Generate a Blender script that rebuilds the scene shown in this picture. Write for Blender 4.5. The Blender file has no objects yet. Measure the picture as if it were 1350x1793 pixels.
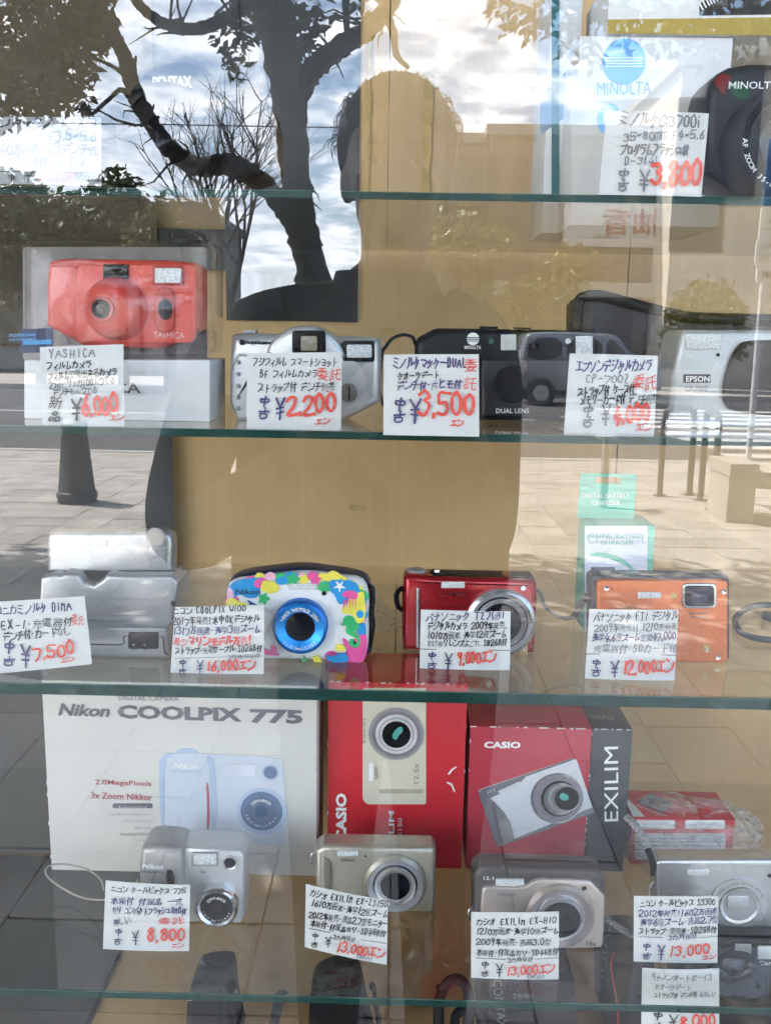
import bpy, bmesh, math, random
from mathutils import Vector, Matrix
random.seed(11)
R = math.radians
sc = bpy.context.scene
col = sc.collection

# ------------------------------------------------------------------ camera
CH, CD = 1.36, 0.58                      # lens height, distance from the shop window (glass front at y = 0)
PITCH, ROLL, YAW, F = R(10.62), R(0.95), R(0.75), 1645.0
W0, H0 = 1350.0, 1793.0
cam_pos = Vector((0, -CD, CH))
fw = Vector((-math.sin(YAW)*math.cos(PITCH), math.cos(YAW)*math.cos(PITCH), -math.sin(PITCH))).normalized()
rt0 = fw.cross(Vector((0, 0, 1))).normalized()
up0 = rt0.cross(fw).normalized()
rt = (rt0*math.cos(ROLL) + up0*math.sin(ROLL)).normalized()
up = rt.cross(fw).normalized()
cd = bpy.data.cameras.new('camera'); co = bpy.data.objects.new('camera', cd); col.objects.link(co)
cd.sensor_fit = 'HORIZONTAL'; cd.sensor_width = 36.0; cd.lens = F/W0*36.0
cd.clip_start = 0.01; cd.clip_end = 6000
co.matrix_world = Matrix(((rt.x, up.x, -fw.x, cam_pos.x), (rt.y, up.y, -fw.y, cam_pos.y), (rt.z, up.z, -fw.z, cam_pos.z), (0, 0, 0, 1)))
sc.camera = co

# ------------------------------------------------------------------ sky, sun, exposure
SUN_EL, SUN_AZ = R(56), R(22)            # sun stands to the left along the street, a little on the street side
sun_dir = Vector((-math.cos(SUN_EL)*math.cos(SUN_AZ), -math.cos(SUN_EL)*math.sin(SUN_AZ), math.sin(SUN_EL)))
wd = bpy.data.worlds.new('World'); sc.world = wd; wd.use_nodes = True
nt = wd.node_tree; nt.nodes.clear()
def N(t, typ, **kw):
    n = t.nodes.new(typ)
    for k, v in kw.items():
        if k[0] == 'i' and k[1:].isdigit(): n.inputs[int(k[1:])].default_value = v
        else: setattr(n, k, v)
    return n
sky = N(nt, 'ShaderNodeTexSky', sky_type='NISHITA', sun_disc=False)
sky.sun_elevation = SUN_EL; sky.sun_rotation = math.atan2(sun_dir.x, sun_dir.y)
tc = N(nt, 'ShaderNodeTexCoord'); sep = N(nt, 'ShaderNodeSeparateXYZ')
nt.links.new(tc.outputs['Generated'], sep.inputs[0])
zz = N(nt, 'ShaderNodeMath', operation='MAXIMUM', i1=0.06); nt.links.new(sep.outputs[2], zz.inputs[0])
zp = N(nt, 'ShaderNodeMath', operation='ADD', i1=0.22); nt.links.new(zz.outputs[0], zp.inputs[0])
dx = N(nt, 'ShaderNodeMath', operation='DIVIDE'); nt.links.new(sep.outputs[0], dx.inputs[0]); nt.links.new(zp.outputs[0], dx.inputs[1])
dy = N(nt, 'ShaderNodeMath', operation='DIVIDE'); nt.links.new(sep.outputs[1], dy.inputs[0]); nt.links.new(zp.outputs[0], dy.inputs[1])
cmb = N(nt, 'ShaderNodeCombineXYZ'); nt.links.new(dx.outputs[0], cmb.inputs[0]); nt.links.new(dy.outputs[0], cmb.inputs[1])
n1 = N(nt, 'ShaderNodeTexNoise'); n1.inputs['Scale'].default_value = 7.5; n1.inputs['Detail'].default_value = 9; n1.inputs['Roughness'].default_value = .58; n1.inputs['Distortion'].default_value = .35
n2 = N(nt, 'ShaderNodeTexNoise'); n2.inputs['Scale'].default_value = .9; n2.inputs['Detail'].default_value = 3
nt.links.new(cmb.outputs[0], n1.inputs['Vector']); nt.links.new(cmb.outputs[0], n2.inputs['Vector'])
ad = N(nt, 'ShaderNodeMath', operation='MULTIPLY_ADD', i1=.55, i2=-.28); nt.links.new(n2.outputs[0], ad.inputs[0])
sm = N(nt, 'ShaderNodeMath', operation='ADD'); nt.links.new(n1.outputs[0], sm.inputs[0]); nt.links.new(ad.outputs[0], sm.inputs[1])
rp = N(nt, 'ShaderNodeValToRGB'); rp.color_ramp.elements[0].position = .40; rp.color_ramp.elements[1].position = .60
dc = N(nt, 'ShaderNodeClamp', i1=-1.2, i2=1.2); nt.links.new(dx.outputs[0], dc.inputs[0])   # the cloud bank thins out along the street
sm2 = N(nt, 'ShaderNodeMath', operation='MULTIPLY_ADD', i1=-.24); nt.links.new(dc.outputs[0], sm2.inputs[0]); nt.links.new(sm.outputs[0], sm2.inputs[2])
nt.links.new(sm2.outputs[0], rp.inputs[0])
rc = N(nt, 'ShaderNodeValToRGB')                       # thicker cloud is a little greyer underneath
rc.color_ramp.elements[0].color = (7.6, 8.4, 9.6, 1); rc.color_ramp.elements[1].color = (11.2, 11.3, 11.6, 1)
rc.color_ramp.elements[0].position = .42; rc.color_ramp.elements[1].position = .66
nt.links.new(sm.outputs[0], rc.inputs[0])
mxs = N(nt, 'ShaderNodeMixRGB'); nt.links.new(rp.outputs[0], mxs.inputs[0]); nt.links.new(sky.outputs[0], mxs.inputs[1]); nt.links.new(rc.outputs[0], mxs.inputs[2])
bg = N(nt, 'ShaderNodeBackground'); bg.inputs[1].default_value = 0.12
nt.links.new(mxs.outputs[0], bg.inputs[0])
wo = N(nt, 'ShaderNodeOutputWorld'); nt.links.new(bg.outputs[0], wo.inputs[0])
sl = bpy.data.lights.new('sun', 'SUN'); sl.energy = 5.0; sl.angle = R(.5); sl.color = (1, .95, .87)
so = bpy.data.objects.new('sun', sl); col.objects.link(so); so.rotation_euler = sun_dir.to_track_quat('Z', 'Y').to_euler(); so.location = (0, -3, 12)
sc.view_settings.view_transform = 'Standard'; sc.view_settings.look = 'None'; sc.view_settings.gamma = 1
sc.view_settings.use_curve_mapping = False
sc.view_settings.exposure = 3.08
sc.render.engine = 'CYCLES'
cy = sc.cycles; cy.use_denoising = True; cy.max_bounces = 6; cy.diffuse_bounces = 3; cy.glossy_bounces = 4; cy.transmission_bounces = 4
cy.use_adaptive_sampling = True; cy.adaptive_threshold = .03
cy.transparent_max_bounces = 32; cy.sample_clamp_indirect = 8

# ------------------------------------------------------------------ pixel aids: where a ray of the photograph meets a plane of the place
def ray(u, v):
    return (fw*F + rt*(u - W0/2) - up*(v - H0/2)).normalized()
def at(u, v, Y):                                       # on the vertical plane y = Y
    d = ray(u, v); return cam_pos + d*((Y - cam_pos.y)/d.y)
def onz(u, v, z):                                      # on the level plane z
    d = ray(u, v); return cam_pos + d*((z - cam_pos.z)/d.z)
def virt(u, v, Y):                                     # a mirrored thing: seen Y behind the glass, stands Y in front of it
    p = at(u, v, Y); return Vector((p.x, -p.y, p.z))
def gnd(u, v):
    p = onz(u, v, 0); return Vector((p.x, -p.y, 0))

# ------------------------------------------------------------------ materials
MATS = {}
def mat(name, c, rough=.5, metal=0, var=.12, scale=60, bump=.0, spec=.5, coat=0, alpha=None, emit=0, c2=None):
    if name in MATS: return MATS[name]
    m = bpy.data.materials.new(name); m.use_nodes = True; t = m.node_tree
    b = t.nodes['Principled BSDF']
    b.inputs['Metallic'].default_value = metal; b.inputs['Specular IOR Level'].default_value = spec
    b.inputs['Coat Weight'].default_value = coat; b.inputs['Coat Roughness'].default_value = .08
    tcn = N(t, 'ShaderNodeTexCoord'); ns = N(t, 'ShaderNodeTexNoise'); ns.inputs['Scale'].default_value = scale; ns.inputs['Detail'].default_value = 5
    t.links.new(tcn.outputs['Object'], ns.inputs['Vector'])
    mx = N(t, 'ShaderNodeMixRGB'); cc = c2 or tuple(max(0, x*(1 - 2*var)) for x in c)
    mx.inputs[1].default_value = (*c, 1); mx.inputs[2].default_value = (*cc, 1)
    rmp = N(t, 'ShaderNodeMapRange'); rmp.inputs[1].default_value = .35; rmp.inputs[2].default_value = .75
    t.links.new(ns.outputs[0], rmp.inputs[0]); t.links.new(rmp.outputs[0], mx.inputs[0]); t.links.new(mx.outputs[0], b.inputs['Base Color'])
    rr = N(t, 'ShaderNodeMapRange'); rr.inputs[3].default_value = max(.02, rough*.85); rr.inputs[4].default_value = min(1, rough*1.2)
    t.links.new(ns.outputs[0], rr.inputs[0]); t.links.new(rr.outputs[0], b.inputs['Roughness'])
    if bump:
        bp = N(t, 'ShaderNodeBump'); bp.inputs['Strength'].default_value = bump; bp.inputs['Distance'].default_value = .002
        t.links.new(ns.outputs[0], bp.inputs['Height']); t.links.new(bp.outputs[0], b.inputs['Normal'])
    MATS[name] = m; return m
def thin_glass(name, mult=1.0, tint=(1, 1, 1), ior=1.5, rough=0.0, wave=0.0, wscale=6, veil=0.0, smudge=False):
    """thin transparent sheet: Fresnel reflection on the face turned to the viewer, straight see-through otherwise"""
    if name in MATS: return MATS[name]
    m = bpy.data.materials.new(name); m.use_nodes = True; t = m.node_tree; t.nodes.clear()
    out = N(t, 'ShaderNodeOutputMaterial'); tr = N(t, 'ShaderNodeBsdfTransparent'); tr.inputs[0].default_value = (*tint, 1)
    tr2 = N(t, 'ShaderNodeBsdfTransparent')
    gl = N(t, 'ShaderNodeBsdfGlossy'); gl.inputs['Roughness'].default_value = rough
    fr = N(t, 'ShaderNodeFresnel'); fr.inputs[0].default_value = ior
    ml = N(t, 'ShaderNodeMath', operation='MULTIPLY', use_clamp=True); ml.inputs[1].default_value = mult; t.links.new(fr.outputs[0], ml.inputs[0])
    m1 = N(t, 'ShaderNodeMixShader'); t.links.new(ml.outputs[0], m1.inputs[0]); t.links.new(tr.outputs[0], m1.inputs[1]); t.links.new(gl.outputs[0], m1.inputs[2])
    front = m1
    if veil:
        df = N(t, 'ShaderNodeBsdfDiffuse'); df.inputs[0].default_value = (.8, .8, .8, 1)
        m0 = N(t, 'ShaderNodeMixShader'); m0.inputs[0].default_value = veil
        t.links.new(m1.outputs[0], m0.inputs[1]); t.links.new(df.outputs[0], m0.inputs[2]); front = m0
        if smudge:                                     # wiped dust: streaky patches
            tcs = N(t, 'ShaderNodeTexCoord'); mps = N(t, 'ShaderNodeMapping'); mps.inputs['Scale'].default_value = (16, 16, 5); mps.inputs['Rotation'].default_value = (0, .6, 0)
            nss = N(t, 'ShaderNodeTexNoise'); nss.inputs['Scale'].default_value = 1; nss.inputs['Detail'].default_value = 9; nss.inputs['Roughness'].default_value = .7; nss.inputs['Distortion'].default_value = 1.2
            t.links.new(tcs.outputs['Object'], mps.inputs[0]); t.links.new(mps.outputs[0], nss.inputs['Vector'])
            mrs = N(t, 'ShaderNodeMapRange'); mrs.inputs[1].default_value = .5; mrs.inputs[2].default_value = .8; mrs.inputs[4].default_value = veil
            t.links.new(nss.outputs[0], mrs.inputs[0]); t.links.new(mrs.outputs[0], m0.inputs[0])
    if wave:
        tcn = N(t, 'ShaderNodeTexCoord'); ns = N(t, 'ShaderNodeTexNoise'); ns.inputs['Scale'].default_value = wscale; ns.inputs['Detail'].default_value = 2
        t.links.new(tcn.outputs['Object'], ns.inputs['Vector'])
        bp = N(t, 'ShaderNodeBump'); bp.inputs['Strength'].default_value = wave; bp.inputs['Distance'].default_value = .01
        t.links.new(ns.outputs[0], bp.inputs['Height']); t.links.new(bp.outputs[0], gl.inputs['Normal']); t.links.new(bp.outputs[0], fr.inputs['Normal'])
    ge = N(t, 'ShaderNodeNewGeometry'); m2 = N(t, 'ShaderNodeMixShader')
    t.links.new(ge.outputs['Backfacing'], m2.inputs[0]); t.links.new(front.outputs[0], m2.inputs[1]); t.links.new(tr2.outputs[0], m2.inputs[2])
    t.links.new(m2.outputs[0], out.inputs[0])
    MATS[name] = m; return m

# ------------------------------------------------------------------ mesh builders: each returns (verts, faces)
def m_join(*ms):
    V, Fc = [], []
    for v, f in ms:
        o = len(V); V += [tuple(x) for x in v]; Fc += [tuple(i + o for i in q) for q in f]
    return V, Fc
def m_box(x0, x1, y0, y1, z0, z1, b=0.0):
    if b <= 0:
        v = [(x, y, z) for x in (x0, x1) for y in (y0, y1) for z in (z0, z1)]
        return v, [(0, 1, 3, 2), (4, 6, 7, 5), (0, 4, 5, 1), (2, 3, 7, 6), (0, 2, 6, 4), (1, 5, 7, 3)]
    return m_prism([(x0, z0), (x1, z0), (x1, z1), (x0, z1)], y0, y1, b, 2)
def ccw(o):
    a = sum(o[i][0]*o[(i+1) % len(o)][1] - o[(i+1) % len(o)][0]*o[i][1] for i in range(len(o)))
    return list(o) if a > 0 else list(reversed(o))
def inset(o, d):
    n = len(o); r = []
    for i in range(n):
        p, q, s = o[i-1], o[i], o[(i+1) % n]
        e1 = (q[0]-p[0], q[1]-p[1]); e2 = (s[0]-q[0], s[1]-q[1])
        l1 = math.hypot(*e1) or 1e-9; l2 = math.hypot(*e2) or 1e-9
        n1 = (-e1[1]/l1, e1[0]/l1); n2 = (-e2[1]/l2, e2[0]/l2)
        k = 1 + n1[0]*n2[0] + n1[1]*n2[1]; k = max(k, .35)
        r.append((q[0] + d*(n1[0]+n2[0])/k, q[1] + d*(n1[1]+n2[1])/k))
    return r
def rrect(x0, z0, x1, z1, r, n=5):
    if not isinstance(r, (list, tuple)): r = (r,)*4    # bl, br, tr, tl
    o = []
    for (cx, cz, a0, rr) in ((x0+r[0], z0+r[0], 180, r[0]), (x1-r[1], z0+r[1], 270, r[1]), (x1-r[2], z1-r[2], 0, r[2]), (x0+r[3], z1-r[3], 90, r[3])):
        for k in range(n+1):
            a = R(a0 + 90*k/n); o.append((cx + rr*math.cos(a), cz + rr*math.sin(a)))
    return o
def smooth_poly(o, it=2):
    for _ in range(it):
        r = []
        for i in range(len(o)):
            p, q = o[i], o[(i+1) % len(o)]
            r += [(.75*p[0]+.25*q[0], .75*p[1]+.25*q[1]), (.25*p[0]+.75*q[0], .25*p[1]+.75*q[1])]
        o = r
    return o
def m_prism(o, y0, y1, b=0.0, seg=3, back=True):
    """outline in x/z pushed from y0 (front) to y1, front and back edges rounded by b"""
    o = ccw(o); n = len(o); loops = []
    if b > 0:
        for k in range(seg+1):
            a = math.pi/2*k/seg; loops.append((b*(1-math.sin(a)), y0 + b*(1-math.cos(a))))
        for k in range(seg+1):
            a = math.pi/2*(1-k/seg); loops.append((b*(1-math.sin(a)), y1 - b*(1-math.cos(a))))
    else: loops = [(0, y0), (0, y1)]
    V, Fc = [], []
    for d, y in loops:
        for x, z in (inset(o, d) if d > 1e-9 else o): V.append((x, y, z))
    for k in range(len(loops)-1):
        for i in range(n):
            j = (i+1) % n; Fc.append((k*n+i, (k+1)*n+i, (k+1)*n+j, k*n+j))
    Fc.append(tuple(range(n))); Fc.append(tuple((len(loops)-1)*n + i for i in reversed(range(n))))
    return V, [tuple(reversed(f)) for f in Fc[:-2]] + Fc[-2:]
def m_lathe(prof, c=(0, 0, 0), n=36, axis='y', cap0=True, cap1=True):
    """profile of (radius, distance along the axis)"""
    V, Fc = [], []
    for r, t in prof:
        for k in range(n):
            a = 2*math.pi*k/n; x, z = r*math.cos(a), r*math.sin(a)
            V.append((c[0]+x, c[1]+t, c[2]+z) if axis == 'y' else ((c[0]+x, c[1]+z, c[2]+t) if axis == 'z' else (c[0]+t, c[1]+x, c[2]+z)))
    for i in range(len(prof)-1):
        for k in range(n):
            j = (k+1) % n; Fc.append((i*n+k, i*n+j, (i+1)*n+j, (i+1)*n+k))
    if cap0: Fc.append(tuple(range(n)))
    if cap1: Fc.append(tuple((len(prof)-1)*n+k for k in range(n)))
    return V, Fc
def m_tube(pts, r, n=8, flat=1.0):
    pts = [Vector(p) for p in pts]; V, Fc = [], []
    rs = r if isinstance(r, (list, tuple)) else [r]*len(pts)
    prev = None
    for i, p in enumerate(pts):
        t = (pts[min(i+1, len(pts)-1)] - pts[max(i-1, 0)]).normalized()
        if prev is None:
            a = Vector((0, 0, 1)) if abs(t.z) < .9 else Vector((0, 1, 0)); prev = t.cross(a).normalized()
        e1 = (prev - t*prev.dot(t)).normalized(); e2 = t.cross(e1); prev = e1
        for k in range(n):
            a = 2*math.pi*k/n; V.append(tuple(p + (e1*math.cos(a) + e2*math.sin(a)*flat)*rs[i]))
    for i in range(len(pts)-1):
        for k in range(n):
            j = (k+1) % n; Fc.append((i*n+k, i*n+j, (i+1)*n+j, (i+1)*n+k))
    Fc.append(tuple(reversed(range(n)))); Fc.append(tuple((len(pts)-1)*n+k for k in range(n)))
    return V, Fc
def spline(pts, n=6):
    pts = [Vector(p) for p in pts]; r = []
    for i in range(len(pts)-1):
        p0 = pts[max(i-1, 0)]; p1 = pts[i]; p2 = pts[i+1]; p3 = pts[min(i+2, len(pts)-1)]
        for k in range(n):
            t = k/n; r.append(.5*((2*p1) + (p2-p0)*t + (2*p0-5*p1+4*p2-p3)*t*t + (3*p1-p0-3*p2+p3)*t**3))
    r.append(pts[-1]); return r
def fix(me):
    bm = bmesh.new(); bm.from_mesh(me); bmesh.ops.recalc_face_normals(bm, faces=bm.faces); bm.to_mesh(me); bm.free()
def obj(name, m, material, parent=None, smooth=35, loc=None, recalc=True):
    me = bpy.data.meshes.new(name); me.from_pydata([tuple(v) for v in m[0]], [], m[1])
    if recalc: fix(me)
    if smooth:
        for p in me.polygons: p.use_smooth = True
        me.set_sharp_from_angle(angle=R(smooth))
    if material: me.materials.append(material)
    o = bpy.data.objects.new(name, me); col.objects.link(o)
    if parent: o.parent = parent
    if loc is not None: o.location = loc
    return o
def tag(o, label, cat, group=None):
    o['label'] = label; o['category'] = cat
    if group: o['group'] = group
    return o
def empty(name, loc, label=None, cat=None, group=None, rz=0):
    o = bpy.data.objects.new(name, None); col.objects.link(o); o.location = loc; o.rotation_euler = (0, 0, rz); o.empty_display_size = .05
    if label: tag(o, label, cat, group)
    return o
def struct(name, m, material, parent=None, smooth=0):
    o = obj(name, m, material, parent, smooth)
    if not parent: o['kind'] = 'structure'
    return o
def copy_tree(o, parent=None):
    c = o.copy(); col.objects.link(c); c.parent = parent
    for ch in list(o.children): copy_tree(ch, c)
    return c

# ------------------------------------------------------------------ print: type set with the built-in font
TXT = {}
def type_mesh(s, bold=0.0, shear=0.0):
    k = (s, bold, shear)
    if k not in TXT:
        cu = bpy.data.curves.new('type', 'FONT'); cu.body = s; cu.offset = bold; cu.shear = shear; cu.resolution_u = 2
        o = bpy.data.objects.new('type', cu); me = bpy.data.meshes.new_from_object(o)
        V = [(v.co.x, v.co.y) for v in me.vertices]; Fc = [tuple(p.vertices) for p in me.polygons]
        bpy.data.objects.remove(o); bpy.data.curves.remove(cu); bpy.data.meshes.remove(me)
        TXT[k] = (V, Fc)
    return TXT[k]
def m_type(s, p0, p1, h=None, y=-.0005, bold=0.0, shear=0.0, flip=False, warp=None):
    """set type between two x/z points (left and right end of its baseline); height h, or natural"""
    V, Fc = type_mesh(s, bold, shear)
    if not V: return [], []
    xs = [v[0] for v in V]; zs = [v[1] for v in V]
    w = max(xs)-min(xs) or 1; d = Vector((p1[0]-p0[0], p1[1]-p0[1])); L = d.length; d /= L; nrm = Vector((-d[1], d[0]))
    sx = L/w; z0 = min(zs); sz = (h/(max(zs)-z0)) if h else sx
    out = []
    for x, z in V:
        a = (x-min(xs))*sx; b = (z-z0)*sz
        out.append((p0[0]+d[0]*a+nrm[0]*b, y, p0[1]+d[1]*a+nrm[1]*b))
    return out, Fc
# ------------------------------------------------------------------ handwriting: pen strokes on a 0..9 grid, two digits a point
HW = {}
for ln in """ア 188865/564321
イ 794614/5550
ウ 4947/1714/17877441
エ 2888/5852/1292
オ 1787/696141/5611
カ 1787836151/49472411
キ 2778/1585/4970
ク 493514/47876430
ケ 392514/2787/676331
コ 288882/2282
シ 2948/1635/115297
ス 18886411/5482
ソ 1826/88643120
タ 493514/47876430/3664
チ 7928/1595/58543120
ツ 1825/4956/88643110
テ 2888/1595/553321
ト 4940/4574
ナ 1686/595431
ニ 2777/1292
ノ 88653211
ハ 463411/678491
ヒ 29223181/2577
フ 1888753211
ホ 1787/5950/3412/7492
マ 18886443/3462
ミ 2978/2665/1371
ム 49213182/6483
メ 88643111/2672
モ 2878/1585/48423181
ヤ 168775/3930
ュ 266662/1282
ョ 277771/2474/2171
ラ 2888/16867441
リ 2925/796441
ル 393411/69627395
レ 29218385
ロ 2822/288882/2282
ン 1938/118397
ー 1585
・ 4555
0 593733517377 59
1 6941
2 274978652181
3 285977567451 22
4 692383/7650
5 89393566735122
6 79453251736534
7 288863 40
8 775937567351335677
9 775546385978776450
, 5140
. 5152
¥ 1955/8955/5550/2575/2373
~ 2436 54 76
- 2575
( 694661
) 394431
! 5954/5251
A 115991/2474
B 2129697725758221
C 785937335172
D 212959777351 21
E 79292171/2565
F 792921/2565
G 785937335172 7555
H 2921/7971/2575
I 5951
K 2921/792571
L 292171
M 2129557971
N 21297179
O 593733517377 59
P 2129597866 25
R 2129597866 25/5571
S 785938467451 22
T 1989/5951
U 2923517379
W 1931557199
X 2971/7921
Y 2955/795551
Z 29792171
i 5551/5857
中 2787842427/5950
古 1686/5954/2474702024
付 3915/2620/4797/797060/5553
万 1888/473411/46767151
年 3916/2888/3653/3685/1393/5850
品 3639696636/1114444111/5154848151
本 1787/5950/5712/5792/3262
一 1595
光 5955/2946/7866/1595/443211/65628284
月 28231 1/28787170/2676/2474
水 595060/175521/8765 92
力 178783/4930
大 1686/595431 10/5592
り 2925/796441""".splitlines():
    k, s = ln.split(' ', 1); HW[k] = [[(int(a), int(b)) for a, b in zip(q[::2], q[1::2])] for q in s.replace(' ', '').split('/')]
for a, b in zip('ガギグゲゴザジズゼゾダデドバビブベボ', 'カキクケコサシスセソタテトハヒフヘホ'):
    if b in HW: HW[a] = HW[b] + [[(7, 9), (8, 8)], [(8, 9), (9, 8)]]
for a, b in zip('パピプペポ', 'ハヒフヘホ'):
    if b in HW: HW[a] = HW[b] + [[(8, 9), (9, 9), (9, 8), (8, 8), (8, 9)]]
for c in '023456789':
    HW[c] = [[((x-5)*1.5+5, y) for x, y in st] for st in HW[c]]
SMALL = {'ッ': 'ツ', 'ャ': 'ヤ', 'ィ': 'イ', 'ァ': 'ア'}
NARROW = {',': .35, '.': .35, '1': .55, 'i': .45, '!': .5, '(': .5, ')': .5, '・': .55, ' ': .55, 'I': .5, '-': .7}
def m_strokes(strokes, X, Z, S, wpen, y, rnd, shear, rounder=False):
    """pen strokes as mitred ribbons; X, Z map the grid to the card"""
    V, Fc = [], []
    for si, st in enumerate(strokes):
        pts = [(p[0]/9 + rnd.uniform(-.035, .035), p[1]/9 + rnd.uniform(-.035, .035)) for p in st]
        if rounder and len(pts) > 2: pts = [tuple(q) for q in spline([Vector(q) for q in pts], 4)]
        elif len(pts) > 2:                             # round the corners a little, as a pen does
            q = [pts[0]]
            for i in range(1, len(pts)-1):
                a, b, c = pts[i-1], pts[i], pts[i+1]
                q += [(b[0]+(a[0]-b[0])*.28, b[1]+(a[1]-b[1])*.28), (b[0]*.8+(a[0]+c[0])*.1, b[1]*.8+(a[1]+c[1])*.1), (b[0]+(c[0]-b[0])*.28, b[1]+(c[1]-b[1])*.28)]
            pts = q + [pts[-1]]
        P = [Vector(X(px + shear*pz, pz)) for px, pz in pts]
        o = len(V)
        for i, p in enumerate(P):
            a = P[max(i-1, 0)]; b = P[min(i+1, len(P)-1)]; t = b-a
            t = t.normalized() if t.length > 1e-9 else Vector((1, 0)); n = Vector((-t[1], t[0]))*wpen*.5*rnd.uniform(.75, 1.2)
            e = t*wpen*.45*(-1 if i == 0 else (1 if i == len(P)-1 else 0))
            yy = y - si*2.5e-5 - i*3e-6
            V += [(p[0]+e[0]+n[0], yy, p[1]+e[1]+n[1]), (p[0]+e[0]-n[0], yy, p[1]+e[1]-n[1])]
        for i in range(len(P)-1): Fc.append((o+2*i, o+2*i+1, o+2*i+3, o+2*i+2))
    return V, Fc
def m_hand(s, p0, p1, h, pen=.11, y=-.0004, seed=0, shear=.12, thin=.0):
    """one handwritten line between two x/z points of its baseline"""
    rnd = random.Random(seed*977 + len(s)); d = Vector((p1[0]-p0[0], p1[1]-p0[1])); L = d.length; d /= L; n = Vector((-d[1], d[0]))
    ws = [NARROW.get(c, .78 if c in SMALL else 1.0) * (0.72 if c.isascii() and c not in NARROW else 1) for c in s]; tot = sum(ws); ms = []; x = 0
    for c, w in zip(s, ws):
        cw = L*w/tot; ox = x; x += cw
        if c == ' ': continue
        k = rnd.uniform(.88, 1.1); hh = h*k; dz = rnd.uniform(-.07, .07)*h; gw = cw*rnd.uniform(.86, .98); rot = rnd.uniform(-.07, .07); sm = 1
        if c in SMALL: c = SMALL[c]; hh *= .68
        def X(a, b, ox=ox, gw=gw, hh=hh, dz=dz, rot=rot):
            bx = ox + a*gw; bz = dz + b*hh + (a-.5)*rot*hh
            return (p0[0]+d[0]*bx+n[0]*bz, p0[1]+d[1]*bx+n[1]*bz)
        if c in HW: ms.append(m_strokes(HW[c], X, None, h, pen*h, y, rnd, shear, c in '0235689SCGO'))
        else:                                          # harder characters: the built-in font, thinned and shaken
            V, Fc = type_mesh(c, thin)
            if not V: continue
            x0 = min(v[0] for v in V); x1 = max(v[0] for v in V); z0 = min(v[1] for v in V); z1 = max(v[1] for v in V); q = []
            f1, f2, f3 = rnd.uniform(0, 6), rnd.uniform(0, 6), rnd.uniform(.03, .06)
            for vx, vz in V:
                a = (vx-x0)/max(x1-x0, 1e-6); b = (vz-z0)/max(z1-z0, 1e-6)
                a2 = a + f3*math.sin(5*b+f1) + shear*b; b2 = b + f3*math.sin(5*a+f2)
                r = X(a2, b2); q.append((r[0], y - 1e-5, r[1]))
            ms.append((q, Fc))
    return m_join(*ms)
# ================================================================== the street, real and behind the photographer (seen mirrored in the glass)
def noisy(name, c, c2, scale, rough=.9, bump=.3, rnd=0.0, scale2=None, dist=.004):
    if name in MATS: return MATS[name]
    m = bpy.data.materials.new(name); m.use_nodes = True; t = m.node_tree; b = t.nodes['Principled BSDF']; b.inputs['Roughness'].default_value = rough
    g = N(t, 'ShaderNodeNewGeometry'); ns = N(t, 'ShaderNodeTexNoise'); ns.inputs['Scale'].default_value = scale; ns.inputs['Detail'].default_value = 7
    n2 = N(t, 'ShaderNodeTexNoise'); n2.inputs['Scale'].default_value = scale2 or scale*.08; n2.inputs['Detail'].default_value = 3
    t.links.new(g.outputs['Position'], ns.inputs['Vector']); t.links.new(g.outputs['Position'], n2.inputs['Vector'])
    a = N(t, 'ShaderNodeMath', operation='MULTIPLY_ADD', i1=.55); t.links.new(n2.outputs[0], a.inputs[0]); 
    h = N(t, 'ShaderNodeMath', operation='MULTIPLY', i1=.45); t.links.new(ns.outputs[0], h.inputs[0]); t.links.new(h.outputs[0], a.inputs[2])
    mr = N(t, 'ShaderNodeMapRange'); mr.inputs[1].default_value = .36; mr.inputs[2].default_value = .64; t.links.new(a.outputs[0], mr.inputs[0])
    mx = N(t, 'ShaderNodeMixRGB'); mx.inputs[1].default_value = (*c, 1); mx.inputs[2].default_value = (*c2, 1); t.links.new(mr.outputs[0], mx.inputs[0])
    last = mx
    if rnd:
        oi = N(t, 'ShaderNodeObjectInfo'); hs = N(t, 'ShaderNodeHueSaturation'); r2 = N(t, 'ShaderNodeMapRange'); r2.inputs[3].default_value = 1-rnd; r2.inputs[4].default_value = 1+rnd
        t.links.new(oi.outputs['Random'], r2.inputs[0]); t.links.new(r2.outputs[0], hs.inputs['Value']); t.links.new(mx.outputs[0], hs.inputs['Color']); last = hs
    t.links.new(last.outputs[0], b.inputs['Base Color'])
    bp = N(t, 'ShaderNodeBump'); bp.inputs['Strength'].default_value = bump; bp.inputs['Distance'].default_value = dist
    t.links.new(ns.outputs[0], bp.inputs['Height']); t.links.new(bp.outputs[0], b.inputs['Normal'])
    MATS[name] = m; return m
def leaf_mat(name, c, c2, tr=.35):
    m = bpy.data.materials.new(name); m.use_nodes = True; t = m.node_tree; b = t.nodes['Principled BSDF']; b.inputs['Roughness'].default_value = .45
    g = N(t, 'ShaderNodeNewGeometry'); mx = N(t, 'ShaderNodeMixRGB'); mx.inputs[1].default_value = (*c, 1); mx.inputs[2].default_value = (*c2, 1)
    t.links.new(g.outputs['Random Per Island'], mx.inputs[0]); t.links.new(mx.outputs[0], b.inputs['Base Color'])
    tl = N(t, 'ShaderNodeBsdfTranslucent'); t.links.new(mx.outputs[0], tl.inputs[0]); ms = N(t, 'ShaderNodeMixShader'); ms.inputs[0].default_value = tr
    t.links.new(b.outputs[0], ms.inputs[1]); t.links.new(tl.outputs[0], ms.inputs[2]); t.links.new(ms.outputs[0], t.nodes['Material Output'].inputs[0])
    MATS[name] = m; return m
M_slab = noisy('paving_slab', (.35, .325, .30), (.21, .192, .175), 26, rnd=.17, bump=.35, scale2=3.2)
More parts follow.
